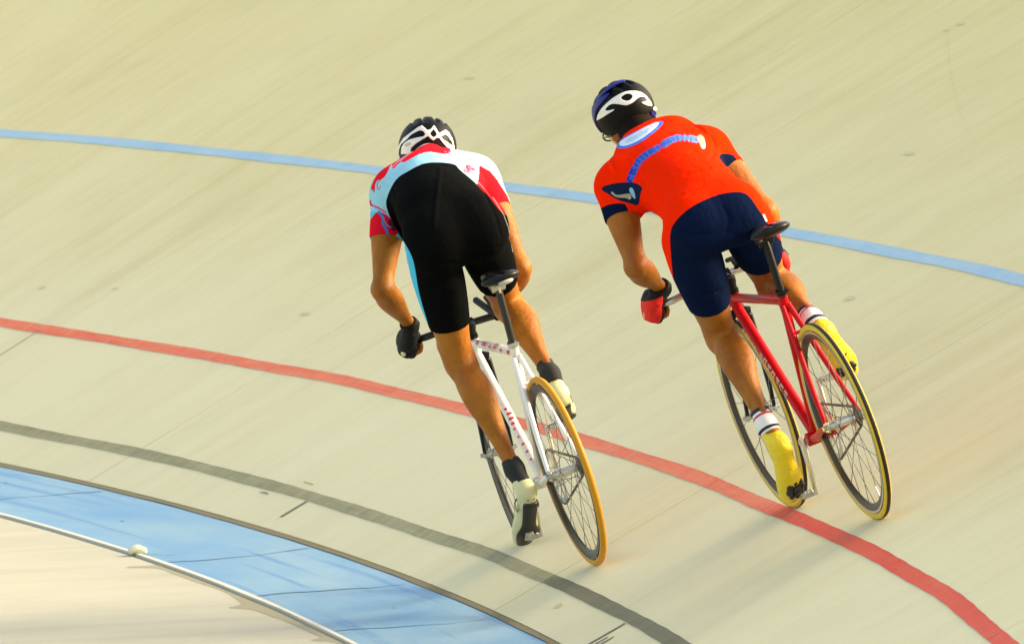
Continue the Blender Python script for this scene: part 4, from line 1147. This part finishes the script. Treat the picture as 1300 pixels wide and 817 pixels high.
def helmet_one(root, hp, HMn):
    hb, pr_, C = helmet_base(root, hp, HMn, M_helmk, (-.012, 0, .028), (.138, .099, .107), [(.020, .008, -.09, .11), (-.020, .008, -.09, .11), (.052, .007, -.07, .11), (-.052, .007, -.07, .11)])
    q = lambda l: outline(P1, l, 10.21, 490, 140, 0)
    out = [q([(150, 500), (170, 430), (230, 340), (330, 265), (430, 192), (478, 172), (548, 236), (590, 224), (632, 166), (660, 200), (702, 274), (788, 228), (832, 262), (884, 352), (912, 470), (900, 520), (800, 470), (750, 418), (700, 352), (662, 352), (626, 388), (590, 362), (556, 326), (480, 372), (400, 424), (340, 480), (330, 560), (190, 560)])]
    hol = [q([(178, 500), (202, 430), (290, 352), (340, 300), (420, 256), (462, 244), (505, 265), (520, 300), (492, 326), (400, 340), (300, 368), (240, 412), (204, 470), (200, 560), (178, 560)]), q([(580, 285), (628, 230), (668, 288), (664, 312), (628, 338), (598, 315)]), q([(726, 332), (776, 298), (812, 320), (872, 400), (884, 446), (830, 412), (760, 368)])]
    shell_piece(hb, 'helmet_cage', P1, out, hol, pr_, .0035, .012, M_helmw, (C+HMn[0]*.02, HMn[0]))
    # faint oval print on the cage
    shell_piece(hb, 'helmet_emblem', P1, [q([(240, 440), (270, 405), (320, 392), (345, 405), (330, 440), (280, 462), (250, 460)])], [], pr_, .0042, .004, mat('faint_brown_print', (.55, .42, .28), .4), (C+HMn[0]*.02, HMn[0]))
    for sd in (1, -1):
        MB().tube([hp(-.01, .085*sd, -.01), hp(.02, .070*sd, -.09), hp(.05, .03*sd, -.125)], .002, 6, rb=.007, side=HMn[0]).build('helmet_strap', M_blackm, hb)
def helmet_two(root, hp, HMn):
    hb, pr_, C = helmet_base(root, hp, HMn, M_helmk, (-.010, 0, .030), (.122, .097, .100), [(0, .012, -.10, .11), (.036, .010, -.08, .12), (-.036, .010, -.08, .12), (-.068, .008, -.05, .10)])
    q = lambda l: outline(P2, l, 8.167, 745, 90)
    out = [q([(128, 505), (138, 440), (180, 368), (250, 298), (330, 238), (420, 193), (500, 182), (580, 188), (640, 222), (684, 270), (720, 320), (720, 358), (640, 342), (590, 315), (612, 300), (664, 286), (630, 258), (580, 258), (542, 290), (500, 325), (450, 347), (400, 342), (340, 330), (280, 330), (225, 382), (240, 396), (320, 374), (326, 390), (250, 437), (180, 482)])]
    hol = [q([(380, 262), (420, 230), (460, 218), (498, 228), (508, 252), (480, 287), (440, 297), (398, 282)])]
    shell_piece(hb, 'helmet_cage', P2, out, hol, pr_, .0035, .012, M_helmw, (C+HMn[0]*.03, HMn[0]))
    blu = [q([(60, 440), (62, 390), (95, 330), (170, 255), (250, 202), (288, 212), (240, 262), (180, 332), (132, 400), (122, 500), (158, 580), (205, 622), (180, 670), (90, 620), (60, 520)]), q([(90, 310), (200, 180), (320, 85), (420, 55), (460, 82), (340, 128), (220, 214), (130, 304)])]
    shell_piece(hb, 'helmet_side_shell', P2, blu, [], pr_, .0030, .010, M_helmb, (C+HMn[0]*.12, HMn[0]))
    # retention cradle at the nape with its two dials
    MB().tube([hp(.0, .080, -.022), hp(-.06, .062, -.030), hp(-.100, .0, -.020), hp(-.06, -.062, -.030), hp(.0, -.080, -.022)], .004, 8, rb=.014, side=HMn[2]).build('helmet_cradle', M_blackp, hb)
    for y, m_ in ((.040, M_helmb), (-.045, M_helmb)): 
        e = hp(-.088, y, -.028); MB().cyl(e, e-HMn[0]*.010, .009, 14).build('dial', m_, hb)
    e = hp(-.086, -.058, -.018); MB().cyl(e, e-HMn[0]*.012, .007, 12).build('dial_cap', M_helmw, hb)
    for sd in (1, -1):
        MB().tube([hp(-.055, .066*sd, -.02), hp(-.02, .076*sd, -.060), hp(.03, .055*sd, -.120)], .0022, 6, rb=.007, side=HMn[0]).build('helmet_strap', M_strap, hb)
        MB().tube([hp(.03, .082*sd, -.01), hp(.02, .070*sd, -.060), hp(.03, .055*sd, -.120)], .0022, 6, rb=.006, side=HMn[0]).build('helmet_strap', M_strap, hb)
    # glasses
    g = MB()
    for sd in (1, -1):
        g.tube([hp(-.01, .086*sd, -.020), hp(.06, .078*sd, -.014), hp(.094, .062*sd, -.012)], .003, 8)
        g.tube([hp(.098+.0*math.cos(a), (.034+.030*math.cos(a))*sd, -.018+.020*math.sin(a)) for a in np.linspace(0, 2*math.pi, 17)[:-1]], .0028, 6, closed=True)
    g.cyl(hp(.102, .006, -.012), hp(.102, -.006, -.012), .003)
    g.build('glasses', M_lens, root)

def feet_one(root, D):
    st = dict(full_sole=True, steelcleat=True, dots=((-.004, .012), (-.002, -.010)), straps=(.35,), strapm=M_shoe1g)
    shoe(root, D['shoeL'], D['solL'], M_shoe1, M_sole, dict(st, extra=[Sweep([(.290, .097, .300, .032, .036), (.275, .095, .280, .034, .036)])]))
    shoe(root, D['shoeR'], D['solR'], M_shoe1, M_sole, dict(st, extra=[Sweep([(.258, -.104, .590, .031, .036), (.235, -.102, .562, .034, .036)])]))
    sock(root, D['sockL'], D['pL'], M_sockb, low=.03); sock(root, D['sockR'], D['pR'], M_sockb, low=.03)
M_sockw = mat('white_sock_knit', (.78, .76, .72), .85); M_sockr = mat('red_sock_stripe', (.55, .03, .04), .85); M_sockn = mat('navy_sock_cuff', (.010, .014, .04), .85)
def feet_two(root, D):
    shoe(root, D['shoeL'], D['solL'], M_cover, M_sole, dict(full_sole=False, extra=[Sweep([(.296, .166, .338, .030, .037), (.283, .164, .318, .031, .038), (.275, .160, .290, .032, .038)])]))
    shoe(root, D['shoeR'], D['solR'], M_cover, M_sole, dict(full_sole=False, extra=[Sweep([(.228, -.080, .618, .031, .037), (.213, -.086, .600, .032, .038)])]))
    bands = ((-.01, .17, M_sockn), (.30, .42, M_sockr), (.95, 1.08, M_sockn))
    sock(root, D['sockL'], D['pL'], M_sockw, bands, low=.012); sock(root, D['sockR'], D['pR'], M_sockw, bands, low=.012)

MW1 = bike_matrix(2.21669, .35756, 3.14618, .33441, -.19781)
MW2 = bike_matrix(.37995, 1.00105, 1.29210, .90878, -.16580)
TILT = unit((0, 1, .0))
R1 = dict(
    torso=[(.35, .045, 1.175, .135, .10), (.45, .043, 1.235, .150, .118), (.57, .028, 1.275, .142, .112), (.69, -.002, 1.295, .155, .115), (.79, -.030, 1.305, .168, .112), (.88, -.045, 1.325, .140, .088)],
    tside=unit((0, 1, .14)),
    glutes=[((.35, .125, 1.160), (.112, .094, .115)), ((.35, -.038, 1.165), (.112, .095, .112))],
    bulk=[((.80, .105, 1.335), (.085, .075, .060)), ((.80, -.165, 1.290), (.085, .080, .060))],
    legL=((.43, .130, 1.12), (.515, .130, .725), (.325, .099, .350)),
    legR=((.43, -.045, 1.13), (.655, -.120, .835), (.270, -.105, .622)),
    armL=((.80, .138, 1.290), (.675, .276, 1.030), (.840, .188, .862)),
    armR=((.80, -.195, 1.235), (.665, -.200, .950), (.830, -.172, .840)),
    handL=(.885, .186, .792), handR=(.885, -.168, .780),
    neck=[(.86, -.05, 1.34, .065, .062), (.95, -.072, 1.365, .056, .056), (1.03, -.090, 1.380, .054, .056)],
    head=(1.085, -.096, 1.364), hm=headmat(0, 12, -19), longhair=False,
    shoeL=[(.262, .094, .268, .031, .034), (.315, .101, .215, .032, .036), (.385, .112, .142, .046, .031), (.440, .119, .098, .034, .020)], solL=(-.72, 0, -.69),
    shoeR=[(.222, -.102, .550, .034, .036), (.280, -.112, .520, .035, .037), (.370, -.128, .476, .047, .032), (.440, -.140, .452, .034, .020)], solR=(-.35, 0, -.93),
    sockL=((.338, .101, .385), (.318, .098, .325)), sockR=((.315, -.106, .662), (.268, -.105, .610)),
    hemL=.64, hemR=.60, slvL=.42, slvR=.27, print=P1, creases=[([(560, 214), (556, 250), (552, 290)], .0030, -.0005), ([(612, 240), (628, 270), (636, 300)], .004, .0015), ([(500, 300), (520, 318), (545, 325)], .004, .002), ([(545, 330), (565, 336), (585, 335)], .005, .002), ([(600, 330), (618, 325), (636, 312)], .005, .002), ([(488, 232), (500, 240), (504, 252)], .004, .001), ([(596, 200), (610, 212), (618, 226)], .004, .001)], suitm=M_suit1, skin=M_skin1, glovem=M_gl1, stripem=M_decalw, palmblack=False,
    feet=feet_one, helmet=helmet_one)
R2 = dict(
    torso=[(.33, .092, 1.050, .118, .098), (.43, .092, 1.100, .132, .112), (.55, .084, 1.150, .136, .112), (.68, .080, 1.190, .155, .116), (.79, .080, 1.218, .178, .116), (.89, .060, 1.268, .140, .094)],
    tside=unit((0, 1, -.02)),
    glutes=[((.34, .168, 1.058), (.105, .090, .100)), ((.34, .020, 1.050), (.105, .086, .092))],
    bulk=[((.80, .225, 1.235), (.085, .080, .062)), ((.80, -.055, 1.240), (.085, .080, .062)), ((.90, .005, 1.300), (.070, .075, .055))],
    legL=((.41, .188, 1.010), (.590, .140, .655), (.305, .168, .375)),
    legR=((.41, -.012, 1.010), (.655, -.095, .745), (.235, -.074, .645)),
    armL=((.80, .262, 1.205), (.645, .318, .965), (.835, .215, .850)),
    armR=((.80, -.088, 1.205), (.650, -.153, .985), (.805, -.172, .850)),
    handL=(.875, .232, .788), handR=(.865, -.166, .782),
    neck=[(.87, .085, 1.26, .066, .062), (.95, .082, 1.32, .058, .058), (1.02, .080, 1.36, .056, .056)],
    head=(1.070, .076, 1.385), hm=headmat(12, 8, 10),
    shoeL=[(.262, .160, .312, .033, .038), (.290, .155, .245, .036, .038), (.365, .143, .160, .045, .033), (.418, .140, .118, .034, .022)], solL=(-.74, -.25, -.66),
    shoeR=[(.205, -.092, .600, .034, .038), (.265, -.115, .545, .037, .038), (.370, -.158, .470, .046, .034), (.435, -.182, .420, .034, .022)], solR=(-.50, 0, -.86),
    sockL=((.333, .166, .425), (.300, .168, .355)), sockR=((.285, -.076, .690), (.235, -.076, .630)),
    hemL=.63, hemR=.50, slvL=.36, slvR=.30, print=P2, longhair=True, creases=[([(877, 152), (890, 160), (898, 168)], .006, .001), ([(906, 172), (912, 184), (908, 196), (902, 200)], .006, .001), ([(860, 203), (880, 192), (900, 190), (918, 196)], .006, .002), ([(850, 236), (872, 222), (900, 214)], .007, .003), ([(846, 262), (868, 246), (890, 240)], .006, .003), ([(808, 214), (818, 232), (826, 250)], .006, .002), ([(775, 196), (782, 212), (784, 226)], .006, .002), ([(862, 296), (880, 300), (900, 298)], .005, .002), ([(915, 262), (925, 280), (920, 296)], .004, .002), ([(930, 300), (945, 306), (962, 300)], .005, .002), ([(858, 372), (885, 380), (914, 368)], .003, .0005), ([(940, 318), (955, 330), (975, 322)], .003, .0005)], suitm=M_suit2, skin=M_skin2, glovem=M_gl2, stripem=M_strap, palmblack=True,
    feet=feet_two, helmet=helmet_two)

B1 = dict(frame=M_whitep, dt=.0170, fork=M_blackp, clamp=M_alloy, stem=M_blackp, barm=M_post, tape0=.175, extm=M_blackm, clampc=(.862, 0, .800), steer=-6,
    bar=[(0, .03, 0), (0, .10, 0), (.004, .150, -.004), (.030, .180, -.006), (.060, .186, -.008), (.105, .188, -.008)],
    ext=[([(-.07, -.100, .000), (.06, -.092, .020), (.20, -.075, .045)], .012, 'extension_bar'), ([(-.010, -.104, .006), (.020, -.106, .030), (.060, -.104, .048), (.110, -.098, .056)], [.010, .013, .013, .008], 'arm_rest')],
    tyre=M_gum, ftyre=M_tread, post=M_post, saddle=(.165, -.004, 1.005), badge=True, spin=.3, crank=.0)
B2 = dict(frame=M_redp, fork=M_blackp, clamp=M_blackp, stem=M_blackp, barm=M_alloy, tape0=.21, extm=M_blackm, clampc=(.850, 0, .815), steer=1, brake=True, plug=True,
    bar=[(0, .03, 0), (0, .10, -.004), (-.004, .165, -.014), (.010, .215, -.018), (.055, .230, -.012), (.105, .222, .012)],
    ext=[([(-.01, .035, .0), (.04, .035, .05), (.16, .033, .095)], .012, 'extension_bar'), ([(-.02, -.05, .012), (.05, -.06, .035), (.09, -.055, .03)], .008, 'arm_rest')],
    tyre=M_gum2, ftyre=M_gum2, tread=M_tread, post=M_blackp, aero=[.017, .017, .014], saddle=(.165, 0, .975), spin=.9, crank=.0)
b1 = bicycle(MW1, 'white track bicycle with red specks on its frame and ochre rear tyre', B1)
b2 = bicycle(MW2, 'glossy red track bicycle with yellow sided tyres', B2)
rider(MW1, 'cyclist in light blue and black skinsuit leaning over the white bicycle', R1)
rider(MW2, 'cyclist in orange and navy skinsuit with yellow shoe covers on the red bicycle', R2)

# stickers on the frames
def sticker_set(root, tube, a, b, rad, items, m, name):
    par = [o for o in root.children if o.name.split('.')[0] == tube][0]
    for it in items:
        V, F = patch(None, a, b, rad, *it, m); me = mesh_of(name, V, F); link(name, me, m, par)
SC_ = V3(.218, 0, .752); HT_, HL_ = ax(.752), ax(.690)
rs = np.random.RandomState(11)
a, b = BB, HL_
items = []
for t in (.93, .86, .80): items.append((t-.018, t+.014, 1.0, 2.3))
for i, t in enumerate(np.linspace(.74, .44, 9)): items.append((t-.010, t+.006, .8+.25*rs.rand(), 1.5+.7*rs.rand()))
for i, t in enumerate(np.linspace(.40, .16, 5)): items.append((t-.008, t+.004, .7, 1.1+.4*rs.rand()))
sticker_set(b1, 'down_tube', a, b, .0178, items, M_decalr, 'sticker')
sticker_set(b1, 'top_tube', SC_-(0, 0, .012), HT_-np.array((0, 0, .014)), .0156, [(.04, .10, -.2, .7), (.36, .44, .3, 1.8), (.50, .54, .2, 1.0), (.22, .27, -.1, .6), (.62, .72, .3, 1.4), (.80, .86, .2, 1.2)], M_decalr, 'sticker')
sticker_set(b1, 'seat_tube', BB, SC_, .0163, [(.93, .965, .7, 1.2), (.925, .965, 1.9, 2.6), (.42, .44, 1.2, 1.6)], M_decalr, 'sticker')
items = []
for i in range(11):
    t = .86-.052*i
    items.append((t-.020, t-.013, -.3, .9)) if i % 3 else items.append((t-.020, t+.014, -.2, .1))
    items.append((t-.020, t+.016, .6, .9)); items.append((t+.008, t+.016, -.3, .9)) if i % 2 else items.append((t-.004, t+.002, -.2, .8))
sticker_set(b2, 'down_tube', BB, HL_, .0199, items, M_decalw, 'lettering')

# cream foam block resting on the white edge strip
pb = track(5.37, -BW+.005, 0, CB)
st_ = solid('foam_block', [Sweep([(-.022, .0, .014, .022, .013), (-.004, .004, .018, .027, .018), (.020, .0, .013, .020, .012)], side=(0, 1, 0)), Ell((-.016, .010, .012), (.020, .018, .016)), Ell((.012, -.012, .014), (.018, .014, .015))], .003, mat('cream_foam', (.70, .66, .44), .8), None, k=.006)
st_.matrix_world = Matrix.Translation(Vector(pb)+Vector((0, 0, -.002))) @ Matrix.Rotation(.25, 4, 'Z')
tag(st_, 'small cream rounded foam block lying on the white strip beside the blue band', 'foam block')
